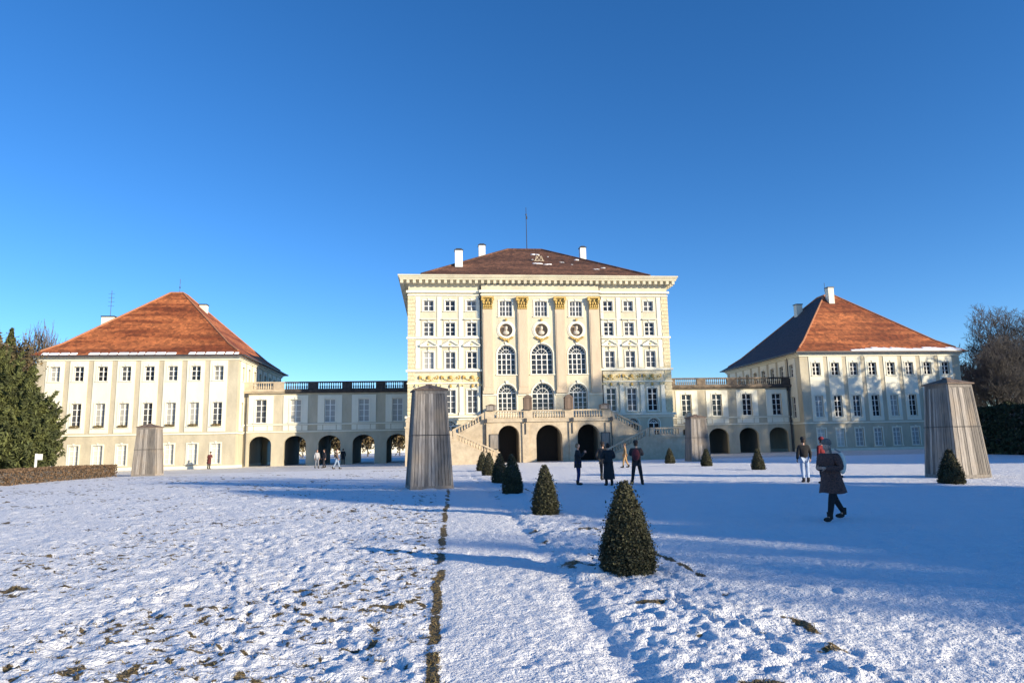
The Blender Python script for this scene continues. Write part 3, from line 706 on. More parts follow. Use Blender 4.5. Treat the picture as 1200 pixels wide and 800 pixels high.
# ------------------------------------------------------------------ corner pavilions
def pavilion(s):
    ai, ao, D = 32.985, 54.078, 21.1; cx = (ai+ao)/2; Wd = (ao-ai)/2
    lab = ('orange roofed cream pavilion on the left, fully sunlit, behind the big green bush' if s < 0 else 'orange roofed cream pavilion on the right, dappled by tree shadows')
    z00 = .2*s
    T = thing('palace_pavilion', lab, 'building', (XC+s*cx, YP, z00), 'corner pavilions of the palace')
    eave = 12.15-z00
    wxs = [(35.047+2.435*i-cx)*s for i in range(8)]
    R1, R2, R0 = (9.42-z00, 1.6), (4.38-z00, 2.62), (.55, 2.15)
    if s > 0: R1, R2 = (9.12, 1.55), (4.08, 2.6)
    holes = [rect(x-.52, x+.52, z, z+h) for x in wxs for z, h in (R0, R1, R2)]
    w = MB(); w.facade((0, 0, 0), (1, 0, 0), (0, -1, 0), rect(-Wd, Wd, -.5, eave), holes, .28)
    inn = -s*Wd                                   # x of the wall facing the main block
    ys = [1.95+2.45*i for i in range(8)]
    holes = [rect(y-.52, y+.52, z, z+h) for y in ys for z, h in (R1, R2)]
    w.facade((inn, 0, 0), (0, 1, 0), (-s, 0, 0), rect(0, D, -.5, eave), holes, .28)
    w.add([(-inn, 0, -.5), (-inn, D, -.5), (-inn, D, eave), (-inn, 0, eave)], [(0, 1, 2, 3)])
    w.add([(-Wd, D, -.5), (Wd, D, -.5), (Wd, D, eave), (-Wd, D, eave)], [(0, 1, 2, 3)])
    w.build('wall', M['beige'], T)
    # raised pale panels round each column of windows
    pn = MB(); pz0, pz1 = 3.78-z00, 11.62-z00; e = .005; th = .06
    for x in wxs:
        a, b = x-.93, x+.93
        pn.facade((0, -th, 0), (1, 0, 0), (0, -1, 0), rect(a, b, pz0, pz1), [rect(x-.52, x+.52, z, z+h) for z, h in (R1, R2)], th)
        for (u0, v0, u1, v1) in ((a, pz0, b, pz0), (b, pz0, b, pz1), (b, pz1, a, pz1), (a, pz1, a, pz0)):
            pn.add([(u0, -th, v0), (u1, -th, v1), (u1, -.001, v1), (u0, -.001, v0)], [(0, 1, 2, 3)])
    for y in ys:
        a, b = y-.93, y+.93; X = inn-s*th
        pn.facade((X, 0, 0), (0, 1, 0), (-s, 0, 0), rect(a, b, pz0, pz1), [rect(y-.52, y+.52, z, z+h) for z, h in (R1, R2)], th)
        for (u0, v0, u1, v1) in ((a, pz0, b, pz0), (b, pz0, b, pz1), (b, pz1, a, pz1), (a, pz1, a, pz0)):
            pn.add([(X, u0, v0), (X, u1, v1), (inn-s*.001, u1, v1), (inn-s*.001, u0, v0)], [(0, 1, 2, 3)])
    pn.build('wall_panel', M['white'], T)
    for i, x in enumerate(wxs):
        if s < 0: g1, g2, g0 = 'glass', ('glass_curtain' if i % 3 else 'glass_grey'), 'glass_blind'
        else: g1, g2, g0 = 'glass', 'glass', ('glass_blind' if i in (0, 1) else 'glass_curtain')
        window(T, x, -th, R1[0], 1.04, R1[1], g=g1, rows=3, depth=.28); window(T, x, -th, R2[0], 1.04, R2[1], g=g2, rows=4, depth=.28)
        window(T, x, 0, R0[0], 1.04, R0[1], g=g0, rows=4, depth=.24)
    for y in ys:
        for z, h in (R1, R2): window(T, inn-s*th, y, z, 1.04, h, rz=(-s)*math.pi/2, g='glass' if s < 0 else 'glass_grey', rows=3, depth=.28)
    if s < 0:                                     # flower boxes with iron fronts at the first floor windows
        for i, x in enumerate(wxs):
            b = MB(); b.box(x-.42, x+.42, -.30, -.14, R2[0]-.0, R2[0]+.08)
            for k in range(8): b.ball((x-.38+.11*k, -.22, R2[0]+.16+random.uniform(-.03, .05)), (.08, .07, .1), 6, 4)
            b.build('flower_box', M['grass'], T)
    st = MB()
    for z, t, p in ((3.5-z00, .16, .14), (11.66-z00, .14, .12), (11.82-z00, .12, .22), (11.96-z00, .19, .36)):
        st.box(-Wd-p, Wd+p, -p, D+p, z, z+t-.003)
    st.box(-Wd-.08, Wd+.08, -.08, D+.08, -.5, .32)
    st.build('string_course', M['white'], T)
    for k in range(0):
        pass
    # hipped roof with bell-cast eaves
    r = MB(); ov = .75; x0 = Wd+ov; y0 = -ov; y1 = D+ov; zE = 12.20-z00
    rings = [(0, zE), (0.9, zE+.55), (2.4, zE+1.62)]
    apex = 21.45-z00; cy = D/2; hx, hy = .75, .9
    ring = [[(-x0+i, y0+i, z), (x0-i, y0+i, z), (x0-i, y1-i, z), (-x0+i, y1-i, z)] for i, z in rings]
    ring.append([(-hx, cy-hy, apex), (hx, cy-hy, apex), (hx, cy+hy, apex), (-hx, cy+hy, apex)])
    for a, b in zip(ring[:-1], ring[1:]):
        for i in range(4): r.add([a[i], a[(i+1) % 4], b[(i+1) % 4], b[i]], [(0, 1, 2, 3)])
    r.add(ring[-1], [(0, 1, 2, 3)]); r.add([(p[0], p[1], zE-.02) for p in ring[0]], [(0, 1, 2, 3)])
    r.m = [1 if (i in (3, 7, 11) and s > 0) or (i in (1, 5, 9) and s < 0 and False) else 0 for i in range(len(r.f))]  # left slope of the right roof takes the tile with painted-in shade
    rf = r.build('roof', [M['tile'], M['tile_shade']], T)
    cap = MB()
    for i in range(4):
        cap.tube(ring[2][i], ring[3][i], .11, n=6); cap.tube(ring[1][i], ring[2][i], .11, n=6); cap.tube(ring[3][i], ring[3][(i+1) % 4], .12, n=6)
    cap.build('ridge_cap', M['ridge'], rf)
    gu = MB(); gu.box(-x0-.06, x0+.06, y0-.1, y0+.04, zE-.14, zE-.004); gu.box(-x0-.06, x0+.06, y1-.04, y1+.1, zE-.14, zE-.004)
    gu.box(-x0-.1, -x0+.04, y0+.05, y1-.05, zE-.14, zE-.004); gu.box(x0-.04, x0+.1, y0+.05, y1-.05, zE-.14, zE-.004); gu.build('gutter', M['dark'], T)
    sn = MB(); x = -x0+.3; rd = random.Random(3+s)
    while x < x0-.9:
        L = rd.uniform(.6, 1.1) if s < 0 else rd.uniform(.5, 1.0); f = rd.random(); L = min(L, x0-.6-x)
        if (s < 0 and f < .9) or (s > 0 and x > -4.5):
            t = rd.uniform(.50, .95)*min(1, (x+5.5)/4) if s > 0 else rd.uniform(.34, .46)
            t = min(t, .88)
            def ry(i): return y0+i, zE+.55*i/.9
            a = ry(.05); b = ry(max(t, .15)); b2 = ry(max(.15, t*rd.uniform(.75, 1.1) if s > 0 else t)); h_ = .11 if s < 0 else .07
            b2 = (min(b2[0], y0+.89), min(b2[1], zE+.54))
            sn.hexa([(x, a[0], a[1]), (x+L, a[0], a[1]), (x+L, b2[0], b2[1]), (x, b[0], b[1])], [(x+.04, a[0], a[1]+h_), (x+L-.04, a[0], a[1]+h_), (x+L-.05, b2[0], b2[1]+h_*.8), (x+.05, b[0], b[1]+h_*.8)])
        x += L+(.13 if s < 0 else -.06)
    sn.build('eave_snow', M['snow'], rf)
    def chim(x0, x1, y0, y1, z0, z1):
        m = MB(); m.box(x0, x1, y0, y1, z0, z1); m.build('chimney', M['white'], rf)
        k = MB(); k.box(x0-.08, x1+.08, y0-.08, y1+.08, z1+.003, z1+.12); k.build('chimney_cap', M['dark'], rf)
    if s < 0:
        chim(2.3, 3.15, 11.1, 11.9, 17, 20.4); chim(-7.1, -5.7, 6.1, 6.9, 14, 17.9)
        am = MB(); am.tube((-6.3, 6.5, 18.0), (-6.3, 6.5, 21.2), .03, n=5)
        for k in range(4): am.tube((-6.65, 6.5, 19.3+k*.5), (-5.95, 6.5, 19.3+k*.5), .018, n=4)
        am.build('aerial', M['dark'], rf)
        am = MB(); am.tube((0, cy, apex), (0, cy, apex+2.0), .03, n=5); am.ball((0, cy, apex+.9), .09, 7, 5); am.build('lightning_rod', M['dark'], rf)
    else:
        chim(-1.0, -.2, 8.1, 8.9, 18.5, 22.0); chim(-3.4, -2.5, 12.4, 13.2, 16, 20.5)
        am = MB(); am.tube((0, cy, apex), (0, cy, apex+2.0), .03, n=5); am.ball((0, cy, apex+.9), .09, 7, 5); am.build('lightning_rod', M['dark'], rf)
    if s > 0:
        d = MB(); d.tube((inn-.12, 2.75, 0), (inn-.12, 2.75, 11.6), .07, n=8); d.build('drainpipe', M['dark'], T)
    return T

# ------------------------------------------------------------------ arcades
def gallery(s):
    ai = 32.985; W = 13.918; x_out = ai; x_in = W
    lab = ('two storey arcade between left pavilion and palace, mostly in blue shadow' if s < 0 else 'two storey arcade between palace and right pavilion, in dappled sun')
    z00 = .12*s
    T = thing('arcade_wing', lab, 'building', (XC, YG, z00), 'arcade wings of the palace')
    cs = [s*(31.051-3.866*i) for i in range(5)]; D = 9.2
    a, b = sorted((s*x_in, s*x_out))
    top = 8.1-z00
    ah = [arch(c, 2.5, .0, 3.22-z00, 12, .95) for c in cs]
    holes = ah+[rect(c-.62, c+.62, 4.72-z00, 7.38-z00) for c in cs]
    # openings start a hair above the wall foot so the outline stays simple
    ah = [arch(c, 2.5, -.28, 3.22-z00, 12, .95) for c in cs]; holes = ah+holes[5:]
    w = MB(); w.facade((0, 0, 0), (1, 0, 0), (0, -1, 0), rect(a, b, -.5, top), holes, .45)
    w.facade((0, D, 0), (1, 0, 0), (0, 1, 0), rect(a, b, -.5, top), ah, .45)
    w.build('wall', M['beige'], T)
    # interior: ceiling and cross walls between bays
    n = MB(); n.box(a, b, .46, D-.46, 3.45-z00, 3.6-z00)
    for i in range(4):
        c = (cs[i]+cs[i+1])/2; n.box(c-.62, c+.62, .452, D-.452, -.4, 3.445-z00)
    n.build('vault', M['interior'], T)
    rs = MB(); rs.box(a, b, 0, D, top+.003, top+.1); rs.build('flat_roof', M['grime_shade'], T)
    p = MB(); th = .06
    for c in cs:
        a2, b2 = c-1.38, c+1.38; z0, z1 = 4.62-z00, 7.85-z00
        p.facade((0, -th, 0), (1, 0, 0), (0, -1, 0), rect(a2, b2, z0, z1), [rect(c-.62, c+.62, 4.72-z00, 7.38-z00)], th)
        for (u0, v0, u1, v1) in ((a2, z0, b2, z0), (b2, z0, b2, z1), (b2, z1, a2, z1), (a2, z1, a2, z0)):
            p.add([(u0, -th, v0), (u1, -th, v1), (u1, -.001, v1), (u0, -.001, v0)], [(0, 1, 2, 3)])
        p.box(c-1.38, c-.8, -.05, -.001, 3.82-z00, 4.40-z00); p.box(c-.72, c+.72, -.05, -.001, 3.82-z00, 4.40-z00); p.box(c+.8, c+1.38, -.05, -.001, 3.82-z00, 4.40-z00)
    p.build('wall_panel', M['white'], T)
    st = MB()
    for z, t, q in ((4.44, .13, .14), (3.62, .12, .12)): st.box(a, b, -q, -.001, z-z00, z+t-z00)
    st.build('string_course', M['white'], T)
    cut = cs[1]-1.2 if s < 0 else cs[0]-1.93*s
    secs = [(a, cut, M['stone']), (cut, b, M['grime_shade'])] if s < 0 else [(a, cut, M['grimy']), (cut, b, M['grime_shade'])]  # split near the cast shadow edges: darker stone paints in shade over grime
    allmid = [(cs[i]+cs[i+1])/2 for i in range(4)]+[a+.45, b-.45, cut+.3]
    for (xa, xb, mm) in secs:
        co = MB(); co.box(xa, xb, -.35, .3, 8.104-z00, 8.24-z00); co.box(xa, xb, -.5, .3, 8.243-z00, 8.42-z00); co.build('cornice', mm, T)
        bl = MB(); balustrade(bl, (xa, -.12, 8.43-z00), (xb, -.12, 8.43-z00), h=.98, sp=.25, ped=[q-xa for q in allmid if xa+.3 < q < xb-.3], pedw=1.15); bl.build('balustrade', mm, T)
    for i, c in enumerate(cs):
        g = ('glass_grey' if s < 0 else 'glass')
        if s < 0 and i > 0: g = 'glass_curtain'
        window(T, c, -th, 4.72-z00, 1.24, 2.66, g=g, rows=4, depth=.3)
    d = MB(); xx = s*(x_out-.35); d.tube((xx, -.14, 0), (xx, -.14, 8.1-z00), .08, n=8); d.box(xx-.16, xx+.16, -.3, -.02, 7.7-z00, 8.05-z00); d.build('drainpipe', M['dark'], T)
    return T

# ------------------------------------------------------------------ terrace and double stairs
def stairs():
    T = thing('double_staircase', 'double flight garden staircase and arched terrace of sandstone before the palace', 'staircase', (XC, 67.0, 0))
    tw = 6.3; zt = 4.02
    cs = [(-4.0, 2.1), (0, 2.6), (3.95, 2.25)]
    w = MB(); w.facade((0, 0, 0), (1, 0, 0), (0, -1, 0), rect(-tw, tw, -.5, 3.9), [arch(c, q, -.3, 3.60) for c, q in cs], 1.0)
    for s in (-1, 1): w.add([(s*tw, 0, -.5), (s*tw, 3.25, -.5), (s*tw, 3.25, 3.9), (s*tw, 0, 3.9)], [(0, 1, 2, 3)])
    w.box(-tw, tw, 1.0, 1.5, 3.6, 3.897)
    w.build('terrace_wall', M['stone'], T)
    f = MB(); f.box(-tw-.12, tw+.12, -.16, 3.24, 3.903, zt+.12); f.build('terrace_floor', M['stone'], T)
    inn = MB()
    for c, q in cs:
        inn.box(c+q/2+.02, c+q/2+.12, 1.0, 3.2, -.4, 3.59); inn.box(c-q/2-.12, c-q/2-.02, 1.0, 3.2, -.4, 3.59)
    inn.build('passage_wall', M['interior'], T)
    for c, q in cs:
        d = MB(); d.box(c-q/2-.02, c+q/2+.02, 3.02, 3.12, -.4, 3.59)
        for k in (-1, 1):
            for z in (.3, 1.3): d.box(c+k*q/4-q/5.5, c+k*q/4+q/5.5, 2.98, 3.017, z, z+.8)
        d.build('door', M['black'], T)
    for x in (-6.0, -2.35, 2.3, 6.0):
        pil = MB(); pil.box(x-.32, x+.32, -.14, -.002, -.3, 3.75); pil.build('pier', M['stone'], T)
    b = MB(); balustrade(b, (-tw, .08, zt+.13), (tw, .08, zt+.13), h=.92, ped=[.45, 4.25, 8.35, 12.15], pedw=.9); b.build('balustrade', M['stone'], T)
    for s in (-1, 1):
        # upper flight: terrace end down to the landing
        xl = 9.5; zl = 2.25
        sm = MB(); n = 13
        for k in range(n):
            x0 = tw+(xl-tw)*k/n; x1 = tw+(xl-tw)*(k+1)/n; zz = zt-(zt-zl)*(k+.5)/n
            sm.box(*sorted((s*x0, s*x1)), .35, 1.95, -.3, zz)
        sm.build('upper_flight', M['stone'], T)
        wl = MB(); wl.prism([(s*tw, -.4), (s*xl, -.4), (s*xl, zl+.2), (s*tw, zt+.12)], 'y', 0, .34); wl.build('flight_wall', M['stone'], T)
        bb = MB(); balustrade(bb, (s*tw, .14, zt+.12), (s*xl, .14, zl+.22), h=.80, pedw=.3, ped=[.2, 3.0], wd=.26); bb.build('balustrade', M['stone'], T)
        # landing
        lm = MB(); x2 = 13.3; lm.box(*sorted((s*xl, s*x2)), -2.0, 1.95, -.4, zl); lm.box(*sorted((s*(xl), s*(x2+.05))), -2.1, -2.003, zl-.12, zl+.05); lm.build('landing', M['stone'], T)
        bb = MB(); balustrade(bb, (s*(xl+.05), -1.88, zl+.05), (s*(x2-.4), -1.88, zl+.05), h=.80, pedw=.45, wd=.26); bb.build('balustrade', M['stone'], T)
        # lower flight: from the landing back towards the middle
        xb = 5.05; n = 13
        sm = MB()
        for k in range(n):
            x0 = xl-(xl-xb)*k/n; x1 = xl-(xl-xb)*(k+1)/n; zz = zl*(1-(k+.5)/n)
            sm.box(*sorted((s*x0, s*x1)), -1.65, -.05, -.4, zz)
        sm.build('lower_flight', M['stone'], T)
        wl = MB(); wl.prism([(s*xb, -.4), (s*xl, -.4), (s*xl, zl+.05), (s*xb, .22)], 'y', -2.0, -1.66); wl.build('flight_wall', M['stone'], T)
        bb = MB(); balustrade(bb, (s*xl, -1.83, zl+.05), (s*xb, -1.83, .25), h=.80, pedw=.3, ped=[.2, 4.2], wd=.26); bb.build('balustrade', M['stone'], T)
        # end pier
        pm = MB(); x = s*13.6; pm.box(x-.32, x+.32, -2.15, -1.45, -.4, 3.4); pm.box(x-.40, x+.40, -2.23, -1.37, 3.403, 3.55); pm.box(x-.26, x+.26, -2.08, -1.52, 3.553, 4.0)
        pm.prism([(x-.34, 4.003), (x+.34, 4.003), (x+.3, 4.15), (x+.12, 4.5), (x-.12, 4.5), (x-.3, 4.15)], 'y', -2.1, -1.5)
        pm.build('end_pier', M['stone'], T)
    for x in (-6.25, 6.25, -2.35, 2.3):
        d = MB(); d.tube((x, -.2, 0 if abs(x) > 5 else 2.7), (x, -.2, 4.1), .05, n=7); d.box(x-.13, x+.13, -.32, -.17, 3.85, 4.25); d.build('drainpipe', M['dark'], T)
    return T

# ------------------------------------------------------------------ wooden winter covers
def winter_cover(label, x, y, base, topw, H, seed, rz=0, lz=1.0):
    rd = random.Random(seed)
    T = thing('winter_cover', label, 'statue cover', (x, y, gz(x, y)-.03), 'wooden winter covers over the garden statues', rz)
    he = H-.28; pk = MB(); n = int(base/.135)
    for side in range(4):
        ca, sa = math.cos(side*math.pi/2), math.sin(side*math.pi/2)
        for k in range(n):
            u0, u1 = -1+2*k/n+.010, -1+2*(k+1)/n-.010
            o = rd.uniform(0, .022); db = base/2; dt = topw/2
            def P(u, z, w, d): q = Vector((u*w, -w-d, z)); return (q.x*ca-q.y*sa, q.x*sa+q.y*ca, z)
            zt = he+rd.uniform(-.02, .0); zb = rd.uniform(-.0, .04)
            pk.hexa([P(u0, zb, db, o), P(u1, zb, db, o), P(u1, zb, db, o-.02), P(u0, zb, db, o-.02)],
                    [P(u0, zt, dt, o), P(u1, zt, dt, o), P(u1, zt, dt, o-.02), P(u0, zt, dt, o-.02)])
        for u in (-.96, .96):                    # corner battens, trim under the roof
            w0 = db; 
            pk.hexa([P(u-.045, 0, db, .035), P(u+.045, 0, db, .035), P(u+.045, 0, db, .014), P(u-.045, 0, db, .014)],
                    [P(u-.06, he, dt, .035), P(u+.06, he, dt, .035), P(u+.06, he, dt, .014), P(u-.06, he, dt, .014)])
        f = lambda z: db+(dt-db)*z/he
        pk.hexa([P(-.94, he-.14, f(he-.14), .03), P(.94, he-.14, f(he-.14), .03), P(.94, he-.14, f(he-.14), .015), P(-.94, he-.14, f(he-.14), .015)],
                [P(-.94, he, dt, .03), P(.94, he, dt, .03), P(.94, he, dt, .015), P(-.94, he, dt, .015)])
        pk.hexa([P(-.94, .05, db, .03), P(.94, .05, db, .03), P(.94, .05, db, .015), P(-.94, .05, db, .015)],
                [P(-.94, .16, f(.16), .03), P(.94, .16, f(.16), .03), P(.94, .16, f(.16), .015), P(-.94, .16, f(.16), .015)])
    pk.build('plank_wall', M['wood'], T)
    ic = MB(); a_ = base/2-.05; c_ = topw/2-.05; ic.hexa([(-a_, -a_, .02), (a_, -a_, .02), (a_, a_, .02), (-a_, a_, .02)], [(-c_, -c_, he-.02), (c_, -c_, he-.02), (c_, c_, he-.02), (-c_, c_, he-.02)]); ic.build('inner_frame', M['black'], T)
    r = MB(); e = topw/2+.10; r.hexa([(-e, -e, he+.0), (e, -e, he), (e, e, he), (-e, e, he)], [(-e, -e, he+.05), (e, -e, he+.05), (e, e, he+.05), (-e, e, he+.05)])
    c = .12
    ring = [(-e, -e), (e, -e), (e, e), (-e, e)]; z0 = he+.052
    for i in range(4):
        a = ring[i]; b = ring[(i+1) % 4]; m_ = 7
        for k in range(m_):
            t0, t1 = k/m_+.004, (k+1)/m_-.004
            pa = (a[0]+(b[0]-a[0])*t0, a[1]+(b[1]-a[1])*t0, z0); pb = (a[0]+(b[0]-a[0])*t1, a[1]+(b[1]-a[1])*t1, z0)
            k0 = .1; qa = (pa[0]*k0, pa[1]*k0, H); qb = (pb[0]*k0, pb[1]*k0, H)
            r.add([pa, pb, qb, qa, (pa[0], pa[1], z0-.02+.02), (pb[0], pb[1], z0), (qb[0], qb[1], H-.03), (qa[0], qa[1], H-.03)], [(0, 1, 2, 3), (4, 7, 6, 5), (0, 3, 7, 4), (1, 5, 6, 2)])
    r.box(-.12, .12, -.12, .12, H-.03, H+.03)
    r.build('board_roof', M['wood_roof'], T)
    bz = he*.545; w = base/2+(topw-base)/2*.545+.042; b = MB()
    for (p, q) in (((-w, -w), (w, -w)), ((w, -w), (w, w)), ((w, w), (-w, w)), ((-w, w), (-w, -w))): b.tube((*p, bz), (*q, bz), .013, n=5)
    b.build('wire_hoop', M['dark'], T)
    return T

# ------------------------------------------------------------------ people
def skin_obj(name, pts, edges, radii, m, parent, sub=1, root=0):
    me = bpy.data.meshes.new(name+'_tmp'); me.from_pydata(pts, edges, [])
    o = bpy.data.objects.new(name+'_tmp', me); col.objects.link(o)
    md = o.modifiers.new('s', 'SKIN'); md.use_smooth_shade = True
    if not me.skin_vertices: 
        import bmesh
        bm = bmesh.new(); bm.from_mesh(me); bm.verts.layers.skin.verify(); bm.to_mesh(me); bm.free()
    for i, r in enumerate(radii):
        sv = me.skin_vertices[0].data[i]; sv.radius = (r, r) if not isinstance(r, tuple) else r; sv.use_root = (i == root)
    sb = o.modifiers.new('u', 'SUBSURF'); sb.levels = sub; sb.render_levels = sub
    dg = bpy.context.evaluated_depsgraph_get(); dg.update()
    ev = o.evaluated_get(dg); nm = bpy.data.meshes.new_from_object(ev)
    bpy.data.objects.remove(o); bpy.data.meshes.remove(me)
    v = [tuple(x.co) for x in nm.vertices]; f = [tuple(p.vertices) for p in nm.polygons]
    bpy.data.meshes.remove(nm)
    b = MB(); b.add(v, f); return b
_cm = {}
def cloth(c, var=.25, sc=9, c2=None):
    k = (c, var, sc, c2)
    if k not in _cm: _cm[k] = mat('cloth', c, .9, var, sc, .3, 30, color2=c2); _cm[k].name = 'cloth_fabric'
    return _cm[k]
SKIN = mat('skin', (.50, .30, .22), .55)
EYE = mat('eye', (.03, .02, .02), .3)
def person(label, x, y, face, H=1.7, top=(.02, .02, .022), legs=(.02, .02, .03), hair=(.05, .03, .02), stride=0.0, arms='down', coat=None, hood=None, lean=0.0,
           bulk=1.0, cap=None, shoe=(.02, .018, .016), top2=None, longhair=False, gap=.10, trouser_r=1.0, headturn=0, hat_fur=False):
    """face: heading in degrees, 0 looks to -Y (towards the camera), 90 looks to +X"""
    T = thing('person', label, 'person', (x, y, gz(x, y)), 'people in the palace garden', R(face)); s = H/1.72
    st = stride*.5; J = {}
    hipz = .90-.06*stride
    J['pel'] = (0, 0, hipz+.04); J['waist'] = (0, -lean*.25, hipz+.20); J['chest'] = (0, -lean*.55, hipz+.40); J['neck'] = (0, -lean*.8, hipz+.56); J['head'] = (0, -lean-.01, hipz+.68)
    for sd, k in ((-1, 'L'), (1, 'R')):
        f = st*sd                                   # one leg forward (towards -Y), the other back
        J['hip'+k] = (sd*.09, 0, hipz); J['knee'+k] = (sd*(.09+gap*.2), -f*.48-.03, .49-.02*abs(stride)); J['ank'+k] = (sd*(.08+gap*.4), -f*1.0+.03+(.06*abs(stride) if f < 0 else 0), .09+(.07*stride if f < 0 else 0)); J['toe'+k] = (sd*(.09+gap*.45), -f*1.0-.12, .035+(.01 if f < 0 else 0))
        J['sh'+k] = (sd*.175*bulk, -lean*.62, hipz+.50)
        a = -f*.5
        if arms == 'down': J['el'+k] = (sd*.245*bulk, .03-a*.5-lean*.5, hipz+.24); J['wr'+k] = (sd*.25*bulk, -.06-a*1.0-lean*.4, hipz-.0)
        elif arms == 'front': J['el'+k] = (sd*.25*bulk, .02-lean*.5, hipz+.25); J['wr'+k] = (sd*.10, -.24-lean*.4, hipz+.26)
        elif arms == 'phone': J['el'+k] = (sd*.23*bulk, -.12, hipz+.28); J['wr'+k] = (sd*.07, -.30, hipz+.46)
        elif arms == 'pocket': J['el'+k] = (sd*.30*bulk, .08, hipz+.26); J['wr'+k] = (sd*.21, -.04, hipz+.08)
    for k in J: J[k] = tuple(c*s for c in J[k])
    def sk(names, edges, rad, sub=1, root=0):
        ix = {n: i for i, n in enumerate(names)}
        return skin_obj('p', [J[n] for n in names], [(ix[a], ix[b]) for a, b in edges], [(r*s if not isinstance(r, tuple) else tuple(q*s for q in r)) for r in rad], None, T, sub, root)
    N = ['pel', 'waist', 'chest', 'neck', 'head', 'shL', 'elL', 'wrL', 'shR', 'elR', 'wrR', 'hipL', 'kneeL', 'ankL', 'toeL', 'hipR', 'kneeR', 'ankR', 'toeR']
    E = [('pel', 'waist'), ('waist', 'chest'), ('chest', 'neck'), ('neck', 'head'), ('chest', 'shL'), ('shL', 'elL'), ('elL', 'wrL'), ('chest', 'shR'), ('shR', 'elR'), ('elR', 'wrR'),
         ('pel', 'hipL'), ('hipL', 'kneeL'), ('kneeL', 'ankL'), ('ankL', 'toeL'), ('pel', 'hipR'), ('hipR', 'kneeR'), ('kneeR', 'ankR'), ('ankR', 'toeR')]
    body = sk(N, E, [.11, .10, .11, .05, .05, .06, .042, .028, .06, .042, .028, .08, .05, .035, .03, .08, .05, .035, .03])
    hx, hy, hz = J['head']; hd = MB(); n, k = 14, 12; hz += .045*s; ht = R(headturn); ct, sn_ = math.cos(ht), math.sin(ht)
    v = []; f = []
    for j in range(k+1):
        ph = math.pi*j/k
        for i in range(n):
            t = 2*math.pi*i/n; X = .074*math.sin(ph)*math.cos(t); Y = .092*math.sin(ph)*math.sin(t); Z = .115*math.cos(ph)
            if Z < -.02: X *= 1-.25*(-Z-.02)/.095; Y *= .92
            d = math.exp(-((X/.016)**2+((Z+.018)/.026)**2)) if Y < 0 else 0; Y -= .024*d
            v.append((hx+s*(X*ct-Y*sn_), hy+s*(X*sn_+Y*ct), hz+s*Z))
    for j in range(k):
        for i in range(n): f.append((j*n+i, (j+1)*n+i, (j+1)*n+(i+1) % n, j*n+(i+1) % n))
    body.add(v, f)
    def hp(X, Y, Z): return (hx+s*(X*ct-Y*sn_), hy+s*(X*sn_+Y*ct), hz+s*Z)
    for e in (-1, 1):
        body.ball(hp(e*.028, -.082, .008), (.011*s, .008*s, .008*s), 8, 5, 1); body.ball(hp(e*.075, .005, -.005), (.012*s, .02*s, .03*s), 8, 5)
    body.ball(hp(0, -.083, -.052), (.022*s, .008*s, .006*s), 8, 5, 2)
    for kx, sd in (('L', -1), ('R', 1)):            # hands: palm, four fingers and a thumb
        w_ = Vector(J['wr'+kx]); d = (w_-Vector(J['el'+kx])).normalized(); sdv = Vector((sd, 0, 0)); up = d.cross(sdv).normalized(); side = up.cross(d).normalized()
        body.tube(w_-d*.01*s, w_+d*.085*s, .030*s, .034*s, 8)
        for q in range(4):
            o = up*((q-1.5)*.017*s); L = (.062, .072, .068, .052)[q]*s; b0 = w_+d*.08*s+o; b1 = b0+d*L*.55-side*sd*.0+side*(-.012*s); b2 = b1+d*L*.35+side*(-.028*s)
            body.tube(b0, b1, .0095*s, .009*s, 6); body.tube(b1, b2, .009*s, .007*s, 6)
        t0 = w_+d*.02*s+up*(.028*s)*(-1); t1 = t0+d*.03*s-up*.025*s; t2 = t1+d*.03*s-up*.004*s
        body.tube(t0, t1, .012*s, .011*s, 6); body.tube(t1, t2, .011*s, .008*s, 6)
    body.build('body', [SKIN, EYE, cloth((.30, .10, .09), .1)], T, True)
    # trousers
    tr = sk(['pel', 'hipL', 'kneeL', 'ankL', 'hipR', 'kneeR', 'ankR'], [('pel', 'hipL'), ('hipL', 'kneeL'), ('kneeL', 'ankL'), ('pel', 'hipR'), ('hipR', 'kneeR'), ('kneeR', 'ankR')],
            [(.15, .12), .105*trouser_r, .078*trouser_r, .058*trouser_r, .105*trouser_r, .078*trouser_r, .058*trouser_r])
    tr.build('trousers', cloth(legs), T, True)
    for kx in 'LR':
        a = Vector(J['ank'+kx]); t = Vector(J['toe'+kx]); sh = MB(); dd = (t-a); dd.z = 0; dd.normalize()
        c = a*.45+t*.55; an = math.atan2(dd.y, dd.x)
        sh.ball((0, 0, 0), (.130*s, .047*s, .05*s), 10, 6); sh.v = [(c.x+p[0]*math.cos(an)-p[1]*math.sin(an), c.y+p[0]*math.sin(an)+p[1]*math.cos(an), max(c.z-.02*s+p[2]-.0, min(a.z, t.z)-.04*s+.0)) for p in sh.v]
        sh.tube(a+Vector((0, 0, -.05*s)), a+Vector((0, 0, .10*s)), .058*s, .064*s, 8)
        sh.build('shoe', cloth(shoe, .1), T, True)
    # jacket
    b_ = bulk
    jk = sk(['waist', 'pel', 'chest', 'neck', 'shL', 'elL', 'wrL', 'shR', 'elR', 'wrR'], [('waist', 'pel'), ('waist', 'chest'), ('chest', 'neck'), ('chest', 'shL'), ('shL', 'elL'), ('elL', 'wrL'), ('chest', 'shR'), ('shR', 'elR'), ('elR', 'wrR')],
            [(.165*b_, .135*b_), (.175*b_, .145*b_), (.17*b_, .14*b_), .085, .085*b_, .068*b_, .052*b_, .085*b_, .068*b_, .052*b_])
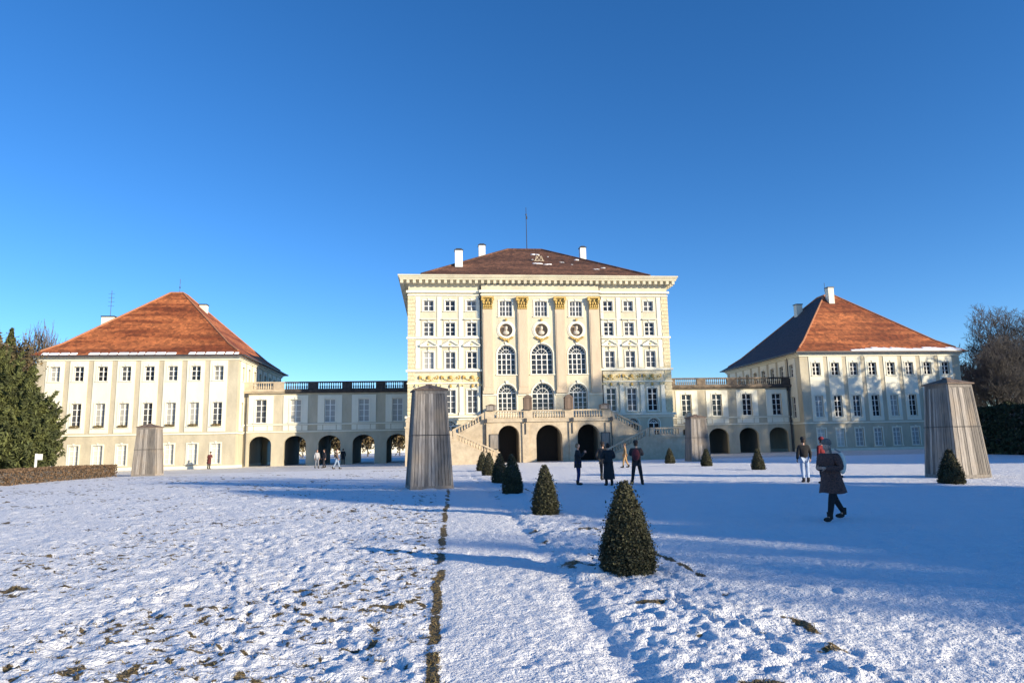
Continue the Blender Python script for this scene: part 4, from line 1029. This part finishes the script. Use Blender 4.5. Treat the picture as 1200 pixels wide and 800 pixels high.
    if coat:                                        # long coat skirt: (hem height, hem radius)
        hem, hr = coat; z1 = J['waist'][2]; ns, nl = 20, 7; v = []; f = []
        my = (J['kneeL'][1]+J['kneeR'][1])/2
        for q in range(nl):
            t = q/(nl-1); zz = z1+(hem*s-z1)*t; rx = (.155*b_+(hr-.155*b_)*t**.8)*s; ry = rx*.80+abs(stride)*.05*t
            for i in range(ns):
                a = 2*math.pi*i/ns; w = 1+.05*t*math.sin(a*5+x)+.03*t*math.sin(a*9)
                v.append((rx*w*math.cos(a), J['waist'][1]*(1-t)+ry*w*math.sin(a), zz+.012*math.sin(a*3)*t))
        for q in range(nl-1):
            for i in range(ns): f.append((q*ns+i, q*ns+(i+1) % ns, (q+1)*ns+(i+1) % ns, (q+1)*ns+i))
        jk.add(v, f)
    nm = 'coat' if coat else 'jacket'
    jk.build(nm, cloth(top, .3, 34 if top2 else 14, top2), T, True)
    # hair / hood / hat
    h = MB(); n, k = 14, 9; R0 = (.084, .100, .124) if not hood else (.105, .12, .145); v = []; f = []
    for j in range(k+1):
        ph = math.pi*.72*j/k
        for i in range(n):
            t = 2*math.pi*i/n; X = R0[0]*math.sin(ph)*math.cos(t); Y = R0[1]*math.sin(ph)*math.sin(t); Z = R0[2]*math.cos(ph)
            if Y < -.045 and Z < .045 and not longhair: Y = -.045-(Y+.045)*-.1; Z = max(Z, .045) if Z > -.2 else Z
            if Y < -.03 and Z < .04: Y = -.03; X = math.copysign(max(abs(X), .072), X); 
            v.append(hp(X, Y+.008, Z+.012))
    for j in range(k):
        for i in range(n): f.append((j*n+i, (j+1)*n+i, (j+1)*n+(i+1) % n, j*n+(i+1) % n))
    h.add(v, f)
    if longhair: h.ball(hp(0, .06, -.12), (.085*s, .05*s, .14*s), 10, 7)
    if hood: h.ball(hp(0, .07, -.10), (.10*s, .07*s, .08*s), 10, 7)
    h.build('hood' if hood else 'hair', cloth(hood or hair, .4, 25), T, True)
    if cap:
        c = MB(); c.lathe(hp(0, .012, .05), [(.098*s, 0), (.104*s, .02*s), (.10*s, .07*s), (.07*s, .11*s), (.02*s, .128*s)], 14)
        if hat_fur:
            for i in range(3): c.ball(hp(0, .012, .055+.018*i), (.108*s, .112*s, .03*s), 12, 6)
        c.build('hat', cloth(cap, .4, 30), T, True)
    return T, J, s

# ------------------------------------------------------------------ assemble
ground()
for i in range(len(CONES)): cone_bush(i)
main_block()
for s in (-1, 1): pavilion(s); gallery(s)
stairs()
winter_cover('largest grey plank cover left of the path, straight in front of the palace', -.38, 29.0, 1.72, 1.24, 4.30, 1, R(8))
winter_cover('big grey plank cover at the right with shaded left side, behind a squat cone shrub', 21.5, 26.8, 1.64, 1.16, 4.15, 2, R(7))
winter_cover('sunlit grey plank cover on the left lawn in front of the left pavilion', -22.1, 55.8, 1.68, 1.30, 3.95, 3)
winter_cover('small far plank cover at the right end of the stair landing', 22.0, 57.0, 1.66, 1.26, 3.95, 4)
# little covers on the terrace pedestals
def small_cover(label, x, z, w, h, low):
    t = thing('urn_cover', label, 'statue cover', (x, 67.08, z), 'wooden covers on the terrace balustrade')
    b = MB(); n = 6
    for sdn in range(4):
        ca, sa = math.cos(sdn*math.pi/2), math.sin(sdn*math.pi/2)
        for k in range(n):
            u0, u1 = -w/2+w*k/n+.006, -w/2+w*(k+1)/n-.006
            P = lambda u, d, z_: (u*ca+(w/2+d)*sa, u*sa-(w/2+d)*ca, z_)
            b.hexa([P(u0, 0, 0), P(u1, 0, 0), P(u1, -.02, 0), P(u0, -.02, 0)], [P(u0, 0, h), P(u1, 0, h), P(u1, -.02, h), P(u0, -.02, h)])
    b.build('plank_wall', M['wood_roof'] if not low else M['wood'], t)
    r = MB(); e = w/2+.06; r.hexa([(-e, -e, h), (e, -e, h), (e, e, h), (-e, e, h)], [(-.1, -.1, h+(.35 if not low else .16)), (.1, -.1, h+(.35 if not low else .16)), (.1, .1, h+(.35 if not low else .16)), (-.1, .1, h+(.35 if not low else .16))])
    r.build('board_roof', M['wood_roof'], t)
zb = 4.02+.13+.92
small_cover('narrow brown plank cover on the terrace balustrade, left of the middle window', XC-2.07, zb, .80, 1.15, False)
small_cover('narrow brown plank cover on the terrace balustrade, right of the middle window', XC+2.03, zb, .80, 1.15, False)
small_cover('low plank cover on the left end pedestal of the terrace balustrade', XC-5.7, zb, .95, .45, True)
small_cover('low plank cover on the right end pedestal of the terrace balustrade', XC+5.7, zb, .95, .40, True)
# notice boards on the terrace front
for sx, lb in ((-5.45, 'grey notice board on the terrace wall left of the left arch'), (5.6, 'grey notice board on the terrace wall right of the right arch')):
    t = thing('notice_board', lb, 'notice board', (XC+sx, 66.86, 1.35), 'notice boards on the terrace wall')
    b = MB(); b.box(-.38, .38, -.05, -.01, 0, 1.35); b.build('panel', M['wood'], t)
    b = MB(); b.box(-.45, -.384, -.08, 0, -.06, 1.41); b.box(.384, .45, -.08, 0, -.06, 1.41); b.box(-.38, .38, -.08, 0, 1.353, 1.41); b.box(-.38, .38, -.08, 0, -.06, -.003); b.build('frame', M['dark'], t)
# hedge, sign
def hedge(label, x0, x1, y0, y1, h, m, n, size, name='hedge'):
    z = 0; t = thing(name, label, 'hedge', ((x0+x1)/2, (y0+y1)/2, -.03)); a, b = (x1-x0)/2, (y1-y0)/2
    k = MB(); k.box(-a+.12, a-.12, -b+.12, b-.12, 0, h-.1); k.build('twig_core', M['bark'], t)
    A = [2*a*h, 2*b*h, 2*a*h, 2*b*h, 4*a*b]; ch = rng.choice(5, n, p=np.array(A)/sum(A)); u = rng.uniform(-1, 1, n); v = rng.uniform(0, 1, n); d = rng.exponential(.04, n)
    X = np.where(ch == 0, u*a, np.where(ch == 1, a-d, np.where(ch == 2, u*a, np.where(ch == 3, -a+d, u*a))))
    Y = np.where(ch == 0, -b+d, np.where(ch == 1, u*b, np.where(ch == 2, b-d, np.where(ch == 3, u*b, (v*2-1)*b))))
    Z = np.where(ch == 4, h-d, v*h)
    leaf_quads('foliage', np.stack([X, Y, Z+rng.normal(0, .02, n)], 1), size, M[m], t)
hedge('low clipped brown hedge at the left edge before the bush', -27.6, -24.3, 26, 55.8, .82, 'hedge', 42000, .075)
hedge('tall dark evergreen hedge at the far right edge of the garden', 47.6, 53, 30, 57.5, 4.1, 'evergreen', 26000, .30)
sg = thing('sign', 'small white sign on a post in front of the big green bush', 'sign', (-29.2, 54.0, 0))
b = MB(); b.box(-.06, .06, -.05, .05, 0, 1.75); b.build('post', M['frame'], sg)
b = MB(); b.box(.063, .42, -.04, .04, 1.3, 1.72); b.build('panel', M['frame'], sg)

# big bush left: several lobes of one plant
def big_bush():
    t = thing('yew_bush', 'huge dark green yew bush at the left edge of the garden', 'bush', (-37.6, 60.0, 0))
    lobes = [(1.9, 0, 2.6, 4.9, 3.6), (1.5, .2, 4.7, 3.9, 3.4), (.9, .6, 6.5, 3.1, 2.3), (-3.8, 0, 4.2, 4.8, 4.8), (5.0, -1.0, 1.9, 2.0, 2.3), (4.3, -.6, 4.0, 1.7, 2.2), (-6.5, 0, 3.5, 4.2, 4.6), (2.9, -.5, 6.0, 1.3, 2.2), (-1.0, -.5, 7.4, 1.5, 2.2), (1.6, 0, 7.8, 1.1, 1.5)]
    C = []
    for (x, y, z, rx, rz) in lobes:
        n = int(5200*rx); d = rng.normal(size=(n, 3)); d /= np.linalg.norm(d, axis=1)[:, None]
        q = d*np.array([rx, rx*.9, rz]); k = .38+1.0*fbm(d[:, 0]*4.5+x+20, d[:, 2]*3.5+d[:, 1]*3+30, 4, int(z*10))
        q = q*(k*(1-.35*rng.uniform(0, 1, n)**2))[:, None]+np.array([x, y, z]); C.append(q[q[:, 2] > .05])
    for _ in range(260):
        x, y, z, rx, rz = lobes[rng.integers(len(lobes))]; d = rng.normal(size=3); d /= np.linalg.norm(d); d[2] = abs(d[2])*.8+.1
        b0 = np.array([x, y, z])+d*np.array([rx, rx*.9, rz])*.85; m_ = 110; u_ = rng.uniform(0, 1, (m_, 1))
        C.append(b0+u_*(d+np.array([0, 0, .7]))*rng.uniform(.5, 1.3)+rng.normal(0, .11, (m_, 3))*(1.1-u_))
    C = np.concatenate(C); C = C[C[:, 2] > .03]; leaf_quads('foliage', C, .13, M['yew'], t, aspect=3.2)
    k = MB()
    for (x, y, z, rx, rz) in lobes: k.tube((x*.2, y*.2, 0), (x, y, z+rz*.3), .22, .05, 7)
    k.build('trunk', M['bark'], t)
big_bush()
# brown leafed trees and poplars behind it
def leafy(label, loc, h, w, m, n, size, seed, dens=.5):
    t = thing('leafy_tree', label, 'tree', loc, 'trees behind the yew bush')
    vv, ff = tree_mesh('x', h, 3, .55, seed, h*.02, 'bark', nb=(9, 5, 4, 3), twig=.02)
    np_mesh('trunk', vv, ff, M['bark'], parent=t)
    c = vv[rng.integers(len(vv)//6, len(vv), n)]+rng.normal(0, w, (n, 3)); leaf_quads('crown', c, size, M[m], t)
leafy('tree with withered brown leaves behind the yew bush', (-42.5, 67.5, 0), 13.0, .45, 'brownleaf', 15000, .16, 12)
leafy('shorter tree with brown leaves right behind the top of the yew bush', (-40.2, 66.0, 0), 11.6, .4, 'brownleaf', 12000, .16, 15)
evergreen('slim dark pointed conifer at the left frame edge above the bush', (-47.4, 78, 0), 15.8, 6.5, m='brownleaf', n=5200, size=.26, group='trees behind the yew bush', name='conifer')
evergreen('second slim conifer right of the first above the bush', (-46.0, 78.5, 0), 15.2, 5.5, m='yew', n=4600, size=.26, group='trees behind the yew bush', name='conifer')
bare_tree('narrow bare poplar just right of the conifers', (-54.6, 96, 0), 19.6, 5, spread=.30, levels=3, m='bark_pale', group='bare poplars at the left', nb=(26, 7, 5, 3), up=.9, twig=.022)
bare_tree('narrow bare poplar touching the left pavilion roof corner', (-52.6, 97, 0), 19.8, 8, spread=.32, levels=3, m='bark_pale', group='bare poplars at the left', nb=(26, 7, 5, 3), up=.9, twig=.022)
# right: big bare trees
bare_tree('broad bare tree right of the right pavilion', (88.0, 97, 0), 22.8, 21, spread=.60, levels=5, nb=(18, 9, 6, 4, 3), twig=.020)
bare_tree('bare tree cut by the right edge behind the dark hedge', (83.5, 88, 0), 16.5, 33, spread=.60, levels=4, nb=(15, 10, 8, 5, 3), twig=.019)
bare_tree('smaller bare tree between right pavilion and the broad bare tree', (81.5, 97, 0), 14.5, 44, spread=.6, levels=4, nb=(15, 10, 8, 5, 3), twig=.019)
evergreen('dark round evergreen behind the wooden cover at the right edge', (74.0, 82, 0), 6.0, 8, n=3500, size=.35, conical=False)
bare_tree('bare tree rising just behind the wooden cover at the right edge', (74.5, 84, 0), 15.5, 71, spread=.6, levels=4, nb=(15, 10, 8, 5, 3), twig=.019)
evergreen('dark low evergreen farther right of the right pavilion', (86, 92, 0), 7.5, 11, n=4500, size=.4, conical=False)
# trees outside the picture on the right: they throw the shade over the snow and the right half of the palace
D2 = Vector((-SUN.x, -SUN.y, 0)).normalized()
def upstream(tx, ty, t): return (tx-D2.x*t, ty-D2.y*t, 0)
for lb, tx, ty, t, h, w in (('lowest evergreen of the park edge shading the near plaza', 3, 15.0, 60, 13.6, 8), ('second evergreen of the park edge shading the plaza', 3, 21.5, 62, 17.6, 9.5),
                            ('third evergreen of the park edge shading the plaza', 3, 29, 62, 15.4, 10),
                            ('broad evergreen in the park shading the stair landing', 24.5, 70, 72, 23.0, 14), ('evergreen in the park shading the right stair foot', 16.0, 66, 78, 21.5, 11),
                            ('low evergreen in the park shading the gravel by the stairs', 20, 55.5, 60, 15.0, 9), ('evergreen in the park shading the foot of the right arcade', 33, 78, 60, 15.5, 9),
                            ('evergreen in the park shading the inner right pavilion', 52, 78.5, 40, 13.2, 10), ('evergreen in the park shading the lower right pavilion', 60, 78.5, 34, 15.0, 11), ('evergreen in the park shading the outer right pavilion', 68, 78.5, 30, 17.0, 11)):
    evergreen(lb, upstream(tx, ty, t), h, w, n=10000, size=.55, conical=False)
for lb, tx, ty, t, h, sd in (('bare park tree softening the edge of the shade on the plaza', 4.5, 11.5, 60, 15.5, 61), ('bare park tree dappling the right corner of the palace', 21, 70.5, 66, 26.5, 58), ('bare park tree shading the left part of the right arcade', 31, 81, 62, 24, 51), ('bare park tree shading the right part of the right arcade', 41, 81, 55, 22, 56), ('bare park tree shading the right pavilion roof edge', 52, 78.5, 36, 20, 52),
                         ('bare park tree shading the outer bays of the right pavilion', 62, 78.5, 30, 21, 53), ('tall bare park tree streaking the lawn on the left', -4, 33.5, 80, 24, 57)):
    bare_tree(lb, upstream(tx, ty, t), h, sd, spread=.6, levels=4, nb=(13, 8, 6, 4, 3), twig=.026 if sd == 57 else .05)

# behind the arches: courtyard with far trees and a pale building
cb = thing('courtyard_building', 'long pale building seen through the arches beyond the courtyard', 'building', (-45, 235, 0))
b = MB(); b.box(-45, 60, 0, 12, -.5, 6.2); b.build('wall', M['white'], cb)
b = MB(); b.prism([(-1, 6.203), (13, 6.203), (6, 10.5)], 'x', -46, 61); b.build('roof', M['tile'], cb)
for i in range(30):
    wb = MB(); wb.box(-43+3.4*i, -41.7+3.4*i, -.06, -.002, 1.2, 3.4); wb.build('window', M['glass'], cb)
for i, (tx, ty) in enumerate(((-21.8, 150), (-28.4, 150), (-32.5, 150), (-14.9, 150), (-8.2, 150), (-25, 151), (-18.4, 151), (-11.6, 151))):
    leafy(['brown courtyard tree seen through the middle left arch', 'brown courtyard tree, second from the left arch', 'brown courtyard tree behind the leftmost open arch', 'brown courtyard tree seen through the fourth arch', 'brown courtyard tree seen through the arch nearest the palace', 'farthest left brown courtyard tree', 'brown courtyard tree farthest back', 'brown courtyard tree hidden close behind the palace'][i], (tx, ty, -.9), 7+random.random()*2, .9, 'brownleaf', 3500, .4, 60+i)

# people
person('person in long dark patterned coat and grey hat walking left, white bag on shoulder', 8.35, 14.02, -74, 1.66, top=(.030, .020, .022), top2=(.15, .07, .055), legs=(.012, .012, .016), stride=.62, arms='front', coat=(.58, .29), hair=(.22, .20, .18), longhair=True, cap=(.20, .17, .15), hat_fur=True, bulk=1.22, lean=.08, headturn=10)
bg = thing('shoulder_bag', 'white bag on the shoulder of the walking person in the patterned coat', 'bag', (8.50, 13.86, 1.06))
b = MB(); b.ball((0, 0, .12), (.09, .085, .23), 12, 9); b.build('bag_body', mat('white_cloth', (.80, .72, .60), .8, .15, 12), bg, True)
b = MB(); b.tube((0, 0, .34), (-.10, .06, .42), .018, n=6); b.build('strap', cloth((.35, .33, .32)), bg)
person('person in black jacket and pale blue trousers standing at the right', 14.50, 26.2, 170, 1.72, top=(.014, .014, .016), legs=(.42, .52, .70), arms='down', cap=(.02, .02, .025), gap=.02, trouser_r=1.05, shoe=(.02, .02, .03))
person('person in red jacket and hat, half hidden behind the patterned coat', 14.75, 25.3, 200, 1.70, top=(.20, .015, .02), legs=(.02, .02, .025), arms='pocket', cap=(.25, .02, .03))
person('person in puffy black jacket and blue jeans, facing right, by the right arch', 5.80, 28.5, 75, 1.68, top=(.024, .024, .028), legs=(.025, .035, .12), arms='phone', hair=(.25, .17, .10), coat=(.72, .20), bulk=1.12, gap=.03)
person('person in black jacket standing behind the long black coat', 7.62, 31.6, 150, 1.72, top=(.035, .033, .036), legs=(.02, .02, .022), arms='pocket', cap=(.015, .015, .02), stride=.25, coat=(.75, .19))
person('person in ankle length black coat, seen from behind', 6.85, 27.5, 185, 1.66, top=(.020, .020, .024), legs=(.012, .012, .014), coat=(.26, .25), arms='front', hair=(.03, .02, .015), bulk=1.12)
person('person in tan clothes walking near the right stairs', 12.75, 46.4, 250, 1.66, top=(.42, .26, .11), top2=(.12, .08, .05), legs=(.40, .25, .11), stride=.35, arms='down', hair=(.12, .08, .05), bulk=.85)
person('person in dark jacket with a red backpack, legs apart', 8.05, 27.6, 160, 1.72, top=(.035, .032, .038), legs=(.014, .014, .018), arms='phone', cap=(.02, .02, .025), gap=.30, coat=(.76, .19), bulk=1.1)
bp = thing('backpack', 'dark red backpack on the back of the person with legs apart', 'backpack', (8.05, 27.6, 0), rz=R(160))
b = MB(); b.ball((0, .21, 1.20), (.155, .10, .24), 12, 9); b.build('bag_body', cloth((.17, .03, .035), .3), bp, True)
b = MB(); b.ball((0, .29, 1.10), (.11, .05, .11), 10, 7); b.build('pocket', cloth((.12, .02, .025), .3), bp, True)
person('person in maroon coat bent forward in front of the left pavilion', -24.1, 76.3, 60, 1.75, top=(.10, .02, .022), legs=(.015, .015, .018), coat=(.55, .24), arms='front', lean=.18, bulk=1.15, cap=(.02, .02, .02))
person('person in light grey jacket by the second arch of the left arcade', -11.35, 66.8, 30, 1.70, top=(.40, .40, .42), legs=(.20, .21, .24), stride=.2)
person('person in dark jacket beside the one in light grey at the arcade', -10.75, 67.2, -60, 1.72, top=(.02, .02, .03), legs=(.02, .02, .03), stride=.3)
person('person in brown top and light blue jeans walking in front of the arcade', -8.70, 61.0, 90, 1.72, top=(.13, .09, .07), legs=(.28, .36, .48), stride=.5)
person('person in black in the third arch of the left arcade', -10.65, 79.6, 180, 1.75, top=(.015, .015, .018), legs=(.012, .012, .014), coat=(.6, .22))

# ------------------------------------------------------------------ camera, light, world
P = dict(yaw=R(6.278), pitch=R(8.599), roll=R(-1.144))
fw = Vector((math.sin(P['yaw'])*math.cos(P['pitch']), math.cos(P['yaw'])*math.cos(P['pitch']), math.sin(P['pitch'])))
rt = Vector((math.cos(P['yaw']), -math.sin(P['yaw']), 0)); up = rt.cross(fw)
c_, s_ = math.cos(P['roll']), math.sin(P['roll'])
r2 = rt*c_+up*s_; u2 = up*c_-rt*s_
cam = bpy.data.cameras.new('camera'); co = bpy.data.objects.new('camera', cam); col.objects.link(co)
cam.sensor_width = 36; cam.lens = 24.0; cam.clip_start = .1; cam.clip_end = 8000
co.matrix_world = Matrix(((r2.x, u2.x, -fw.x, 0), (r2.y, u2.y, -fw.y, 0), (r2.z, u2.z, -fw.z, 1.7), (0, 0, 0, 1)))
scene.camera = co
sl = bpy.data.lights.new('sun', 'SUN'); so = bpy.data.objects.new('sun', sl); col.objects.link(so)
sl.energy = 4.9; sl.angle = R(.53); sl.color = (1.0, .86, .64)
so.rotation_euler = SUN.to_track_quat('Z', 'Y').to_euler(); so.location = (60, -60, 60)
wd = bpy.data.worlds.new('World'); scene.world = wd; wd.use_nodes = True; nt = wd.node_tree
sky = nt.nodes.new('ShaderNodeTexSky'); sky.sky_type = 'NISHITA'; sky.sun_disc = False; sky.sun_elevation = SUN_EL; sky.sun_rotation = SUN_AZ
sky.air_density = .85; sky.dust_density = .0; sky.ozone_density = 3.5; sky.altitude = 500
bgn = nt.nodes['Background']; bgn.inputs[1].default_value = .145
hs = nt.nodes.new('ShaderNodeHueSaturation'); hs.inputs['Saturation'].default_value = 1.19; hs.inputs['Hue'].default_value = .506; hs.inputs['Value'].default_value = 1.0; nt.links.new(sky.outputs[0], hs.inputs['Color']); nt.links.new(hs.outputs[0], bgn.inputs[0])
scene.view_settings.view_transform = 'Standard'; scene.view_settings.look = 'None'; scene.view_settings.exposure = .64; scene.view_settings.gamma = 1
scene.view_settings.use_curve_mapping = False
